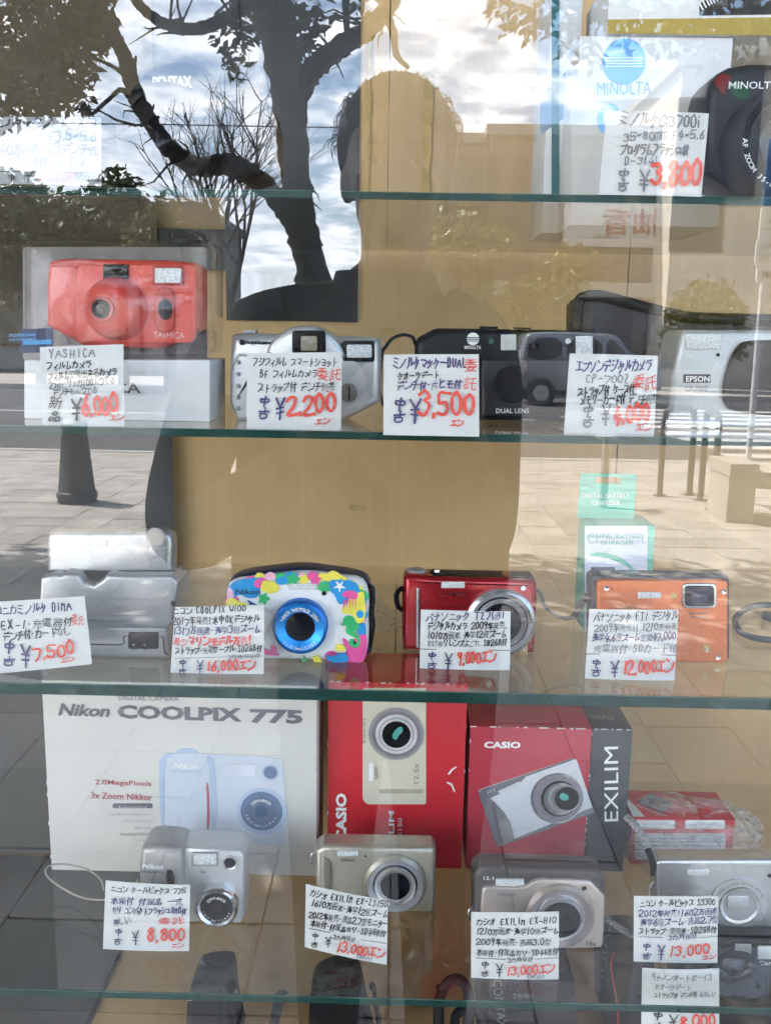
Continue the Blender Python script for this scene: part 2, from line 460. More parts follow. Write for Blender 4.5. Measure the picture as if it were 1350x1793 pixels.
M_joint = noisy('paving_joint', (.17, .155, .14), (.11, .10, .09), 40)
M_road = noisy('asphalt', (.062, .062, .065), (.042, .042, .044), 60, bump=.6)
M_white = noisy('road_paint', (.55, .55, .53), (.32, .32, .31), 9)
M_kerb = noisy('kerb_stone', (.36, .35, .33), (.25, .24, .23), 14)
M_bark = noisy('bark', (.075, .06, .048), (.03, .025, .021), 30, bump=1.0, dist=.02)
M_leaf = leaf_mat('leaf_evergreen', (.050, .062, .016), (.105, .085, .022))
M_leaf2 = leaf_mat('leaf_hedge', (.12, .13, .03), (.20, .17, .045))
M_leaf3 = leaf_mat('leaf_dark', (.022, .034, .014), (.05, .06, .02))
M_dark = mat('dark_opening', (.02, .021, .023), .25)
M_stone = noisy('granite', (.42, .38, .34), (.30, .27, .24), 50, bump=.2)
M_steel = mat('galvanised', (.55, .56, .57), .35, .9, scale=20)
M_brownp = mat('brown_paint', (.055, .042, .034), .45, scale=12)

# ground: one sheet to the horizon, then pavement, kerb, road
struct('ground', ([(-900, -900, -.16), (900, -900, -.16), (900, 60, -.16), (-900, 60, -.16)], [(0, 1, 2, 3)]), noisy('far_ground', (.16, .155, .15), (.11, .11, .1), 2))
KY = -10.2; RY = -23.5
pv = struct('pavement', m_box(-60, 60, KY+.15, 0.28, -.15, -.012), M_joint)
struct('kerb', m_box(-60, 60, KY, KY+.146, -.155, .012, .01), M_kerb)
struct('road', m_box(-120, 120, RY, KY-.003, -.159, -.12), M_road)
struct('kerb_far', m_box(-60, 60, RY-.15, RY-.004, -.155, .012, .01), M_kerb)
struct('pavement_far', m_box(-60, 60, -29.5, RY-.154, -.154, 0), noisy('far_paving', (.36, .33, .3), (.27, .25, .23), 8))
cells = []; S = .30
for i in range(-24, 24):
    for j in range(0, 33):
        x0 = i*S + (S*.0); y1 = -.2 - j*S
        cells.append((x0, y1))
def key(c):
    v = Vector((c[0]+.15, c[1]-.15)); d = abs(v.y) + .58
    s = abs(v.x)/d; return (0 if s < .47 and v.y < -.9 else 1, d)
cells.sort(key=key)
slab_me = None; rest = []
for k, (x0, y1) in enumerate(cells):
    g = .0028; dz = random.uniform(-.0018, .0018)
    if k < 300:
        if slab_me is None:
            o = obj('paving_slab', m_box(.0028, S-.0028, -S+.0028, -.0028, -.011, 0, 0), M_slab, pv, 0); slab_me = o.data
        else:
            o = bpy.data.objects.new('paving_slab', slab_me); col.objects.link(o); o.parent = pv
        o.location = (x0, y1, dz); o.rotation_euler = (random.uniform(-.003, .003), random.uniform(-.003, .003), 0)
    else: rest.append(m_box(x0+g, x0+S-g, y1-S+g, y1-g, -.011, dz))
o = obj('paving_slab_field', m_join(*rest), M_slab, pv, 0, recalc=False); o['kind'] = 'stuff'
# zebra crossing: bars run along the road
for k in range(9):
    y = KY - 1.4 - k*1.0
    struct('crossing_bar', m_box(4.3, 9.2, y-.45, y, -.1195, -.1155), M_white)
struct('edge_line', m_box(-60, 60, KY-.55, KY-.40, -.1195, -.1155), M_white)
struct('centre_line', m_box(-60, 2.5, (KY+RY)/2-.08, (KY+RY)/2+.08, -.1195, -.1155), M_white)

# the shop that holds the window: wall with an opening, awning, sill, window frame, glass; the overhang is added to block sun
M_wall = noisy('shop_wall', (.33, .31, .28), (.26, .24, .22), 5)
M_alu = mat('window_aluminium', (.35, .35, .36), .4, .8, scale=30)
WX0, WX1, WZ0, WZ1 = -.80, .80, .42, 2.05
shop = empty('shop_front', (0, 0, 0), 'shop front with a display window full of used cameras', 'shop front')
obj('wall', m_join(m_box(-7, WX0-.06, .001, .3, 0, 5.4), m_box(WX1+.06, 7, .001, .3, 0, 5.4), m_box(WX0-.0599, WX1+.0599, .001, .3, WZ1+.06, 5.4), m_box(WX0-.0599, WX1+.0599, .001, .3, 0, WZ0-.06)), M_wall, shop, 0)
obj('window_frame', m_join(m_box(WX0-.058, WX0, -.02, .045, WZ0-.058, WZ1+.058), m_box(WX1, WX1+.058, -.02, .045, WZ0-.058, WZ1+.058), m_box(WX0, WX1, -.019, .044, WZ1, WZ1+.057), m_box(WX0, WX1, -.019, .044, WZ0-.057, WZ0)), M_alu, shop, 0)
obj('added_awning', m_join(m_box(-6.5, 6.5, -.72, 0, 2.55, 2.66), m_box(-6.5, 6.5, -.76, -.721, 2.42, 2.68)), mat('added_awning_cloth', (.10, .12, .10), .8), shop, 0)  # out of view; added to keep sun and sky off the case
GLASS = thin_glass('window_glass', 2.75, (.94, .95, .94), 1.52, 0, .012, 3.0, .022, True)
obj('window_pane', m_box(WX0+.001, WX1-.001, 0, .008, WZ0+.001, WZ1-.001), GLASS, shop, 0)

# ---- trees
def m_leaves(cl, size, seed, droop=.3):
    """leaf-sized folded blades spread through ellipsoids: (centre, (rx, ry, rz), count)"""
    rnd = random.Random(seed); V, Fc = [], []
    for c, rad, n in cl:
        for _ in range(n):
            while True:
                p = Vector((rnd.uniform(-1, 1), rnd.uniform(-1, 1), rnd.uniform(-1, 1)))
                if p.length <= 1: break
            p *= p.length**-.25 if p.length > .05 else 1
            q = Vector(c) + Vector((p.x*rad[0], p.y*rad[1], p.z*rad[2])); s = size*rnd.uniform(.6, 1.3)
            d = Vector((rnd.gauss(0, 1), rnd.gauss(0, 1), rnd.gauss(-droop, .7))).normalized(); e = d.cross(Vector((rnd.gauss(0, 1), rnd.gauss(0, 1), rnd.gauss(0, 1)))).normalized(); f = d.cross(e)
            o = len(V)
            V += [tuple(q), tuple(q + d*s*.45 + e*s*.24 + f*s*.06), tuple(q + d*s), tuple(q + d*s*.45 - e*s*.24 + f*s*.06)]
            Fc += [(o, o+1, o+2), (o, o+2, o+3)]
    return V, Fc
def pvirt(l, Y, k=None):
    out = []
    for q in l: out.append(virt(q[0], q[1], q[3] if len(q) > 3 else Y))
    return out
def limb(l, Y, n=9, sides=10):
    """limb through (u, v, width) marks of the mirrored picture, standing Y out from the glass"""
    P = pvirt(l, Y); ws = [q[2]/F*((q[3] if len(q) > 3 else Y)+CD)*.5 for q in l]
    S2 = spline(P, n); rs = []
    for i in range(len(l)-1):
        for k in range(n): rs.append(ws[i] + (ws[i+1]-ws[i])*k/n)
    rs.append(ws[-1]); rnd = random.Random(len(l)+int(l[0][0]))
    rs = [r*rnd.uniform(.92, 1.1) for r in rs]
    V, Fc = m_tube(S2, rs, sides); ctr = [S2[i//sides] for i in range(len(V))]
    V = [tuple(c + (Vector(v)-c)*rnd.uniform(.88, 1.13)) for v, c in zip(V, ctr)]
    return V, Fc
TY = 5.4
base = gnd(566, 588+1645*1.36/(TY+CD)); base.y = -TY
tree = empty('street_tree', base, 'big evergreen tree with curved bare limbs mirrored across the upper left glass', 'tree')
tl = -base
tb = virt(566, 430, TY)
mt = [limb([(590, 980, 95), (582, 760, 74), (562, 560, 62), (536, 430, 54), (518, 320, 50), (508, 200, 54), (494, 100, 58), (480, -10, 54), (460, -130, 46)], TY)]
o = obj('trunk', mt[0], M_bark, tree, 60, tl)
for l in ([(545, 440, 46), (505, 372, 40), (452, 316, 36), (402, 288, 34), (345, 292, 32), (300, 262, 30), (262, 212, 28), (236, 160, 26), (216, 95, 25), (188, 40, 24), (160, -30, 22)],
          [(508, 190, 44), (540, 130, 40), (590, 85, 34), (645, 50, 30), (680, 10, 27), (705, -50, 24)],
          [(490, 30, 34), (440, 5, 26), (400, 30, 22), (345, 50, 20), (288, 40, 18), (245, 8, 16), (215, -40, 14)],
          [(235, 150, 9), (200, 118, 7), (150, 96, 5)], [(240, 195, 10), (215, 158, 9), (190, 175, 7), (160, 202, 5)], [(238, 140, 9), (236, 118, 6), (238, 98, 4)],
          [(672, 12, 16), (688, 55, 13), (694, 95, 10), (716, 118, 7)], [(605, -20, 12), (606, 30, 11), (608, 70, 8)],
          [(178, 20, 14), (110, 60, 10), (50, 90, 7), (10, 130, 5)], [(150, 96, 6), (105, 130, 5), (70, 170, 4)],
          [(455, -40, 30), (620, -120, 24), (800, -110, 18), (930, -40, 12), (1010, 40, 7), (1040, 75, 4)], [(930, -40, 10), (1080, 10, 8), (1220, 40, 6), (1330, 60, 4)]):
    obj('branch', limb(l, TY), M_bark, tree, 60, tl)
rnd = random.Random(77); tws = []
for (u, v, a, n) in ((440, 310, 200, 7), (330, 290, 160, 6), (260, 210, 170, 6), (205, 70, 180, 8), (160, 0, 220, 8), (590, 85, 260, 5), (660, 40, 250, 6), (400, 30, 120, 6), (300, 44, 110, 7), (480, 60, 200, 6), (520, 330, 340, 3), (100, 70, 180, 10), (60, 110, 150, 10)):
    for _ in range(n):
        q = virt(u + rnd.uniform(-25, 25), v + rnd.uniform(-14, 14), TY); d = R(a + rnd.uniform(-110, 110)); L = rnd.uniform(.10, .42)
        st = Vector((math.cos(d), rnd.uniform(-.5, .5), math.sin(d)*.8 + .2)); pts = [q, q + st*L*.35 + Vector((0, 0, rnd.uniform(-.02, .03))), q + st*L*.7 + Vector((rnd.uniform(-.03, .03), 0, rnd.uniform(-.03, .04))), q + st*L + Vector((0, 0, rnd.uniform(-.05, .04)))]
        tws.append(m_tube(pts, [.010, .008, .005, .002], 5))
o = obj('twigs', m_join(*tws), M_bark, tree, 60, tl, recalc=False); o['kind'] = 'stuff'
def clump(u, v, rp, n, Y=TY, fy=.5):
    c = virt(u, v, Y); r = rp/F*(Y+CD); return (c, (r, max(r*fy, .12), r), n)
cl = [clump(30, 60, 75, 520), clump(95, 30, 70, 430), clump(60, 140, 55, 300), clump(120, 115, 45, 220), clump(20, 180, 40, 130), clump(140, 60, 45, 200), clump(80, 185, 26, 70), clump(130, 170, 26, 60),
      clump(165, 20, 40, 140), clump(412, 70, 34, 60), clump(405, 115, 22, 26), clump(455, 20, 50, 110), clump(505, 35, 46, 130), clump(535, 70, 26, 46), clump(560, 20, 30, 40), clump(640, 5, 20, 16),
      clump(905, 12, 44, 60), clump(935, 40, 28, 34), clump(985, 22, 36, 46), clump(1000, 75, 30, 40), clump(1030, 30, 36, 60), clump(1045, 95, 22, 22), clump(1110, 55, 34, 44), clump(1180, 70, 30, 40), clump(1245, 80, 26, 40), clump(1310, 70, 34, 60), clump(1255, 40, 40, 60), clump(870, 5, 22, 14), clump(1095, 30, 36, 90), clump(1160, 30, 38, 110), clump(1225, 28, 38, 110), clump(1290, 30, 40, 120), clump(1340, 20, 36, 90), clump(1020, -5, 34, 60)]
rnd = random.Random(5)
cl2 = []
for _ in range(105):                                     # the rest of the crown, above the frame
    x = rnd.uniform(-6.8, 1.2); y = rnd.uniform(-5.9, -1.4); z = rnd.uniform(3.9, 6.4) if y < -2.6 else rnd.uniform(3.3, 6.2)
    cl2.append((Vector((x, y, z)), (rnd.uniform(.55, 1.0), rnd.uniform(.55, 1.0), rnd.uniform(.3, .6)), 260))
for _ in range(52):
    cl2.append((Vector((rnd.uniform(-4.6, 1.4), rnd.uniform(-4.0, -1.1), rnd.uniform(3.4, 5.6))), (rnd.uniform(.5, .9), rnd.uniform(.45, .8), rnd.uniform(.25, .5)), 250))
o = obj('crown', m_join(m_leaves(cl, .085, 3, .5), m_leaves(cl2, .17, 4, .3)), M_leaf, tree, 0, tl, recalc=False)
# bare tree further off
rnd = random.Random(21); BY = 15.0
b0 = gnd(398, 588+1645*1.36/(BY+CD)); tw = []
def grow(p, d, L, r, depth):
    pts = [p]; q = p.copy(); dd = d.copy()
    for k in range(3):
        dd = (dd + Vector((rnd.gauss(0, .10), rnd.gauss(0, .10), rnd.gauss(.03, .06)))).normalized(); q = q + dd*L/3; pts.append(q.copy())
    tw.append(m_tube(pts, [r, r*.85, r*.7, r*.55], 5))
    if depth > 0:
        for k in range(3 if depth > 2 else rnd.choice((2, 3))):
            a = (dd + Vector((rnd.gauss(0, .42), rnd.gauss(0, .42), rnd.gauss(.12, .2)))).normalized()
            grow(pts[rnd.choice((2, 3, 3))], a, L*rnd.uniform(.62, .82), r*.55, depth-1)
bare = empty('bare_tree', b0, 'leafless young tree with fine branches, mirrored left of the photographer', 'tree')
grow(Vector((0, 0, 0)), Vector((0, 0, 1)), 1.9, .075, 0)
trunk_m = m_join(*tw); tw.clear()
for k in range(6):
    a = Vector((rnd.uniform(-.5, .5), rnd.uniform(-.4, .4), 1)).normalized(); grow(Vector((0, 0, 1.5 + .07*k)), a, 1.25, .05, 4)
cv, cf = m_join(*tw); mx_ = sum(v[0] for v in cv)/len(cv); mz_ = sum(v[2] for v in cv)/len(cv)
cv = [(v[0] - (mx_-.05)*max(0, v[2]-1.5)/(mz_-1.5), v[1], v[2]) for v in cv]
obj('trunk', trunk_m, M_bark, bare, 60); obj('crown', (cv, cf), M_bark, bare, 60, recalc=False)
# bushy things across the road: (label, u, v, radius px, Yv, material, squash)
def bush(name, label, blobs, Y, m, size, n, cat='tree', group=None, trunk=True):
    cs = [clump(u, v, rp, int(n*(rp/60)**2), Y, 1.0) for u, v, rp in blobs]
    c0 = cs[0][0]; b = Vector((c0.x, c0.y, 0)); e = empty(name, b, label, cat, group)
    if trunk: obj('trunk', m_tube([(0, 0, 0), (.05, 0, c0.z*.5), (0, 0, max(.3, c0.z))], [.16, .13, .08], 8), M_bark, e)
    obj('crown', m_leaves(cs, size, int(blobs[0][0])), m, e, 0, -b, recalc=False)
bush('evergreen_tree', 'dark leafy tree mirrored below the top shelf at the left edge', [(60, 420, 85), (20, 360, 60), (120, 400, 60), (60, 480, 70), (140, 470, 60)], 24, M_leaf3, .30, 700)
bush('evergreen_tree', 'dark pointed evergreen mirrored behind the old price tag at top left', [(205, 340, 42), (190, 390, 55), (225, 400, 45), (235, 345, 22), (230, 440, 50)], 24, M_leaf3, .28, 700)
bush('evergreen_tree', 'low yellow green tree mirrored left of the bare tree', [(290, 385, 40), (270, 420, 50), (320, 420, 38), (300, 470, 50)], 22, M_leaf, .26, 700)
bush('clipped_shrub', 'round clipped shrub mirrored above the black dual lens camera', [(925, 548, 66), (900, 575, 50), (955, 575, 55)], 26, M_leaf2, .2, 1300, 'shrub', None, False)
bush('clipped_shrub', 'round clipped shrub mirrored above the big silver camera at right', [(1236, 555, 66), (1215, 585, 55), (1262, 585, 50)], 26, M_leaf2, .2, 1300, 'shrub', None, False)
bush('street_shrub', 'loose yellow green tree mirrored on the cardboard right of the dark sheet', [(800, 420, 55), (760, 440, 45), (860, 430, 40), (830, 470, 50), (1000, 470, 45), (980, 500, 40)], 27, M_leaf2, .24, 420)

# ---- buildings over the road
def building(name, label, u0, u1, vtop, Y, m, depth=8, storeys=(), roof=None, rows=None):
    a = virt(u0, vtop, Y); b = virt(u1, vtop, Y); z = (a.z+b.z)/2; e = empty(name, ((a.x+b.x)/2, -Y, 0), label, 'building')
    w = (b.x-a.x)/2
    obj('wall', m_box(-w, w, -depth, 0, 0, z), m, e, 0)
    obj('roof', m_box(-w-.2, w+.2, -depth-.2, .2, z+.003, z+.3), roof or mat('roof_edge', (.25, .24, .23), .7), e, 0)
    for (x0, x1, z0, z1) in rows or []:
        f = obj('window', m_join(m_box(x0-.07, x0, .002, .05, z0-.07, z1+.07), m_box(x1, x1+.07, .002, .05, z0-.07, z1+.07), m_box(x0, x1, .002, .05, z1, z1+.07), m_box(x0, x1, .002, .05, z0-.07, z0)), mat('far_frame', (.10, .09, .08), .6), e, 0)
        obj('pane', m_box(x0, x1, .004, .02, z0, z1), M_dark, f, 0)
    return e, w, z
M_tan = noisy('render_tan', (.16, .13, .10), (.12, .10, .08), 3); M_cream = noisy('render_cream', (.62, .58, .50), (.33, .30, .26), 3); M_greyb = noisy('render_grey', (.2, .2, .2), (.15, .15, .15), 3)
rows = [(x, x+1.5, z, z+1.4) for z in (3.3+2.2,) for x in (-4.2, -2.2, -.2, 1.8)] + [(x, x+1.3, .5, 2.4) for x in (-4.6, -2.9, -1.2, .5, 2.2)]
eA, wA, zA = building('corner_building', 'brown two storey building with a grey shop sign mirrored behind the white box', 862, 1190, 238, 30, M_tan, rows=rows)
building('low_building', 'low brown building mirrored right of the photographer', 690, 857, 250, 31, M_tan, rows=[(-.9, .9, 4.6, 5.8)])
eB, wB, zB = building('sign_building', 'cream building with a dark sign panel mirrored at the upper right', 1196, 1560, 120, 28, M_cream, rows=[(x, x+1.4, z, z+1.5) for z in (.6, 4.0, 6.6) for x in (-2.9, 1.6, 3.4)])
a = virt(1196, 150, 28); 
obj('gable', m_prism([(-wB, zB), (-wB+2.4, zB+1.9), (wB, zB+1.9), (wB, zB)], -8, 0, 0), M_cream, eB, 0)
eL, wL, zL = building('dark_roof_building', 'low building with a dark blue roof mirrored left of the bare tree', 245, 345, 372, 30, M_greyb, roof=mat('blue_roof', (.03, .035, .07), .5), rows=[(-.6, .6, 3.6, 4.4)])
eF, wF, zF = building('long_building', 'long low grey building mirrored behind the red camera blister', -150, 240, 420, 33, M_greyb, rows=[(x, x+1.4, .8, 2.2) for x in (-3, -1, 1)])
# shop sign over the road: grey fascia, red characters, roman reading underneath
def local(e, u, v, Y): p = virt(u, v, Y); return (p.x-e.location.x, p.z)
p0 = local(eA, 985, 432, 30); p1 = local(eA, 1190, 360, 30)
sg = obj('sign_fascia', m_box(p0[0], p1[0], .06, .22, p0[1], p1[1], .02), mat('fascia_grey', (.55, .53, .51), .6), eA, 0)
def facing(m): return [(-x, -y, z) for x, y, z in m[0]], m[1]    # type reads from the shop's side of the road
def street_type(par, e, s, ua, ub, vb, h, Y, m, y, bold=0):
    a, b = local(e, ua, vb, Y), local(e, ub, vb, Y)              # ub is its start: read mirrored in the glass
    o = obj('lettering', facing(m_type(s, (-b[0], b[1]), (-a[0], a[1]), h/F*(Y+CD), -y, bold)), m, par, 0); return o
M_red = mat('sign_red', (.30, .035, .015), .5)
street_type(sg, eA, '柚香', 1050, 1155, 412, 42, 30, M_red, .226, .015)
street_type(sg, eA, 'yuzuka', 1036, 1080, 422, 11, 30, mat('sign_black', (.03, .03, .03), .5), .226)
p0 = local(eA, 862, 518, 30); p1 = local(eA, 1190, 498, 30)
obj('canopy_band', m_box(p0[0], p1[0], .06, .7, p0[1], p1[1], .02), mat('band_pale', (.42, .41, .39), .6), eA, 0)
p0 = local(eB, 1222, 345, 28); p1 = local(eB, 1337, 110, 28)
pn = obj('sign_panel', m_box(p0[0], p1[0], .06, .2, p0[1], p1[1], .02), mat('panel_slate', (.055, .058, .075), .5), eB, 0)
for u in (1248, 1282, 1316):
    q = local(eB, u, 104, 28); obj('spot_lamp', m_lathe([(.09, 0), (.12, .25)], (q[0], .25, q[1]), 12), M_steel, eB)
def petal(pts, m, nm): 
    P = [local(eB, u, v, 28) for u, v in pts]; obj(nm, m_prism(smooth_poly(P), .204, .212), m, pn, 0)
petal([(1245, 148), (1254, 134), (1268, 131), (1278, 140), (1270, 150), (1264, 172), (1256, 158)], mat('emblem_red', (.55, .05, .04), .5), 'emblem_petal')
petal([(1274, 158), (1288, 134), (1292, 152), (1310, 160), (1304, 176), (1286, 176)], mat('emblem_green', (.03, .22, .09), .5), 'emblem_petal')
street_type(pn, eB, '(株)キロウ', 1240, 1322, 210, 16, 28, mat('sign_ink', (.01, .01, .012), .5), .206)

# ---- street things
pw = empty('power_line', virt(0, 211, 20), 'thin black power line crossing the mirrored sky at the left', 'cable')
A, B = virt(-2600, 180, 20), virt(700, 224, 20)
obj('wire', m_tube([A + (B-A)*k/12 - Vector((0, 0, .6*math.sin(math.pi*k/12)))*0 for k in range(13)], .014, 6), mat('wire_black', (.02, .02, .02), .5), pw, loc=-Vector(pw.location))
g0 = gnd(135, 878); bo = empty('bollard', g0, 'dark tapered bollard mirrored on the pavement below the red camera', 'bollard')
obj('post', m_lathe([(.155, 0), (.155, .03), (.15, .04), (.098, .58), (.104, .6), (.1, .64), (.07, .67), (.02, .68)], n=24, axis='z'), mat('cast_iron', (.04, .038, .037), .5), bo)
obj('collar', m_lathe([(.158, .04), (.162, .05), (.158, .085), (.15, .09)], n=24, axis='z'), mat('cast_iron2', (.05, .047, .045), .5), bo)
g0 = gnd(1056, 888); po = empty('capped_post', g0, 'short steel post with a round cap mirrored behind the green charger box', 'post')
obj('pole', m_lathe([(.035, 0), (.035, .56)], n=16, axis='z'), M_steel, po); obj('cap', m_lathe([(.03, .555), (.09, .57), (.095, .59), (.07, .602)], n=20, axis='z'), M_steel, po)
rails = [((1155, 868), (1207, 866), 'leftmost brown hoop rail mirrored beside the green charger box'), ((1226, 876), (1247, 892), 'brown hoop rail mirrored next to the stone bench')]
for (q0, q1, lb) in rails:
    A, B = gnd(*q0), gnd(*q1); rl = empty('hoop_rail', A, lb, 'railing', 'hoop rails on the pavement'); D = B-A
    if D.length > .5: pass
    hh = .78; pts = [(0, 0, 0), (0, 0, hh*.85), tuple(D*.06 + Vector((0, 0, hh*.96))), tuple(D*.2 + Vector((0, 0, hh))), tuple(D*.8 + Vector((0, 0, hh))), tuple(D*.94 + Vector((0, 0, hh*.96))), tuple(D + Vector((0, 0, hh*.85))), tuple(D)]
    obj('hoop', m_tube(pts, .028, 10), M_brownp, rl)
    obj('foot_plate', m_lathe([(.06, 0), (.06, .012)], n=14, axis='z'), M_brownp, rl); obj('foot_plate', m_lathe([(.06, 0), (.06, .012)], tuple(D), 14, 'z'), M_brownp, rl)
g0 = gnd(1291, 916); bn = empty('stone_bench', g0, 'granite bench mirrored at the right edge above the orange camera', 'bench')
obj('leg', m_box(-.09, .12, -.45, .0, 0, .36, .01), M_stone, bn); obj('leg', m_box(1.2, 1.41, -.45, 0, 0, .36, .01), M_stone, bn)
obj('seat', m_box(.125, 1.195, -.5, .05, .27, .40, .015), M_stone, bn); obj('armrest', m_box(-.1, .122, -.47, .03, .363, .46, .012), M_stone, bn); obj('armrest', m_box(1.198, 1.42, -.47, .03, .363, .46, .012), M_stone, bn)
g0 = gnd(1306, 842); sp = empty('sign_pole', g0, 'pale pole carrying white sign plates mirrored along the right edge', 'sign')
obj('pole', m_lathe([(.03, 0), (.03, 3.4)], n=14, axis='z'), mat('pole_white', (.62, .62, .62), .45, scale=10), sp)
Yp = -g0.y
def plate(u0, v0, u1, v1, m, txt=None):
    a = virt(u0, v1, Yp); b = virt(u1, v0, Yp); x0, x1, z0, z1 = a.x-g0.x, b.x-g0.x, a.z, b.z
    pl = obj('sign_plate', m_prism(rrect(x0, z0, x1, z1, .03, 3), .035, .055), m, sp, 0)
    obj('bracket', m_box(-.04, .04, .028, .0345, (z0+z1)/2-.03, (z0+z1)/2+.03), M_steel, pl, 0)
    for k, t in enumerate(txt or []):
        zz = z1 - (z1-z0)*(k+.72)/len(txt)
        obj('lettering', facing(m_type(t, (-x1+.04, zz), (-x0-.04, zz), (z1-z0)/len(txt)*.5, -.06)), mat('sign_black', (.03, .03, .03), .5), pl, 0)
M_pl = mat('plate_white', (.74, .74, .72), .5, scale=8)
plate(1333, 245, 1500, 362, mat('plate_blue', (.05, .16, .36), .45), None)
plate(1325, 365, 1470, 420, M_pl, ['駐車禁止']); plate(1318, 422, 1440, 466, M_pl, ['この先', '歩行者専用']); plate(1320, 452+16, 1400, 496, M_pl, ['自転車'])

# ---- parked kei van over the road, its side towards the shop, nose to the right
cw = gnd(905, 693); CY = 20.6; c0 = virt(905, 640, CY); c1 = virt(1165, 640, CY); Lc = c1.x-c0.x; Hc = Lc*.50; zr = -.12
car = empty('parked_van', (c0.x, -CY-.75, zr), 'boxy silver grey small van mirrored in front of the black dual lens camera', 'van')
M_cp = mat('car_silver', (.24, .245, .26), .25, .55, var=.03, scale=4, coat=.6); M_cg = mat('car_glass', (.012, .014, .016), .06, spec=.8, var=.02)
def cp(a, b): return (a*Lc, b*Hc)
prof = [cp(.0, .17), cp(.01, .45), cp(.015, .62), cp(.05, .94), cp(.09, .985), cp(.30, 1.0), cp(.60, .985), cp(.68, .955), cp(.80, .66), cp(.93, .60), cp(.985, .52), cp(1., .34), cp(.99, .17)]
obj('body', m_prism(smooth_poly(prof, 2), -.72, .72, .09, 4), M_cp, car, 40)
def side(nm, pts, y, m, d=.012):
    for s in (1, -1): obj(nm, m_prism(smooth_poly([cp(*p) for p in pts], 1), s*y, s*(y+d)), m, car, 0)
side('side_window', [(.06, .62), (.08, .90), (.30, .93), (.30, .62)], .722, M_cg); side('side_window', [(.33, .62), (.33, .93), (.57, .92), (.57, .62)], .722, M_cg)
side('side_window', [(.60, .62), (.60, .91), (.66, .89), (.76, .66), (.74, .62)], .722, M_cg)
side('sill_trim', [(.02, .14), (.02, .2), (.98, .2), (.98, .14)], .70, mat('car_trim', (.03, .03, .03), .6))
side('door_handle', [(.34, .5), (.34, .53), (.41, .53), (.41, .5)], .722, M_cp, .03); side('door_handle', [(.52, .5), (.52, .53), (.58, .53), (.58, .5)], .722, M_cp, .03)
side('tail_lamp', [(.005, .42), (.02, .62), (.075, .60), (.06, .42)], .722, mat('lamp_glass', (.5, .42, .4), .1)); side('headlamp', [(.90, .42), (.90, .54), (.975, .5), (.985, .42)], .69, mat('lamp_clear', (.75, .75, .78), .08))
obj('mirror', m_box(.70*Lc, .74*Lc, .725, .87, .6*Hc, .7*Hc, .02), M_cp, car); obj('mirror', m_box(.70*Lc, .74*Lc, -.87, -.725, .6*Hc, .7*Hc, .02), M_cp, car)
obj('windscreen', ([(.69*Lc, -.6, .94*Hc), (.69*Lc, .6, .94*Hc), (.80*Lc+.02, .62, .66*Hc), (.80*Lc+.02, -.62, .66*Hc)], [(0, 1, 2, 3)]), M_cg, car, 0)
M_ty = mat('tyre', (.02, .02, .02), .8)
for fx in (.17, .82):
    for s in (1, -1):
        wh = obj('wheel', m_lathe([(.14, 0), (.25, .0), (.28, .03), (.285, .1), (.27, .165), (.19, .17), (.16, .16)], (0, 0, 0), 28), M_ty, car, 40, (fx*Lc, .59*s if s > 0 else -.59-.165, .285))
        obj('rim', m_join(m_lathe([(.185, .0), (.18, .172)], n=24), *[m_box(-.022, .022, .174, .185, .03, .17) if k == 0 else ([(x*math.cos(a)-z*math.sin(a), y, x*math.sin(a)+z*math.cos(a)) for x, y, z in m_box(-.022, .022, .174, .185, .03, .17)[0]], m_box(0, 1, 0, 1, 0, 1)[1]) for k, a in enumerate([i*math.pi/5 for i in range(10)])]), M_steel, wh, 0)
for fx in (.17, .82): obj('wheel_arch', m_lathe([(.33, 0), (.33, .008)], (fx*Lc, .7215, .29), 28), mat('arch_dark', (.012, .012, .012), .8), car, 0)
# ================================================================== the display case behind the glass
CB = .43                                               # back board
M_card = None
def board_mat(name, c, c2, scr=True):
    m = bpy.data.materials.new(name); m.use_nodes = True; t = m.node_tree; b = t.nodes['Principled BSDF']; b.inputs['Roughness'].default_value = .62
    g = N(t, 'ShaderNodeTexCoord'); n1 = N(t, 'ShaderNodeTexNoise'); n1.inputs['Scale'].default_value = 3.4; n1.inputs['Detail'].default_value = 8; n1.inputs['Roughness'].default_value = .62; n1.inputs['Distortion'].default_value = .4
    mp = N(t, 'ShaderNodeMapping'); mp.inputs['Scale'].default_value = (220, 220, 3); n2 = N(t, 'ShaderNodeTexNoise'); n2.inputs['Scale'].default_value = 1; n2.inputs['Detail'].default_value = 2
    t.links.new(g.outputs['Object'], n1.inputs['Vector']); t.links.new(g.outputs['Object'], mp.inputs[0]); t.links.new(mp.outputs[0], n2.inputs['Vector'])
    ad = N(t, 'ShaderNodeMath', operation='MULTIPLY_ADD', i1=.22); t.links.new(n2.outputs[0], ad.inputs[0]); t.links.new(n1.outputs[0], ad.inputs[2])
    mr = N(t, 'ShaderNodeMapRange'); mr.inputs[1].default_value = .42; mr.inputs[2].default_value = .8; t.links.new(ad.outputs[0], mr.inputs[0])
    mx = N(t, 'ShaderNodeMixRGB'); mx.inputs[1].default_value = (*c, 1); mx.inputs[2].default_value = (*c2, 1); t.links.new(mr.outputs[0], mx.inputs[0]); t.links.new(mx.outputs[0], b.inputs['Base Color'])
    bp = N(t, 'ShaderNodeBump'); bp.inputs['Strength'].default_value = .25; bp.inputs['Distance'].default_value = .004; t.links.new(n1.outputs[0], bp.inputs['Height']); t.links.new(bp.outputs[0], b.inputs['Normal'])
    MATS[name] = m; return m
M_card = board_mat('kraft_board', (.70, .475, .225), (.56, .365, .165))
M_case = mat('case_panel', (.70, .68, .63), .6, scale=8)
case = empty('display_case', (0, 0, WZ0), 'tan cardboard lined back of the window display case', 'display case')
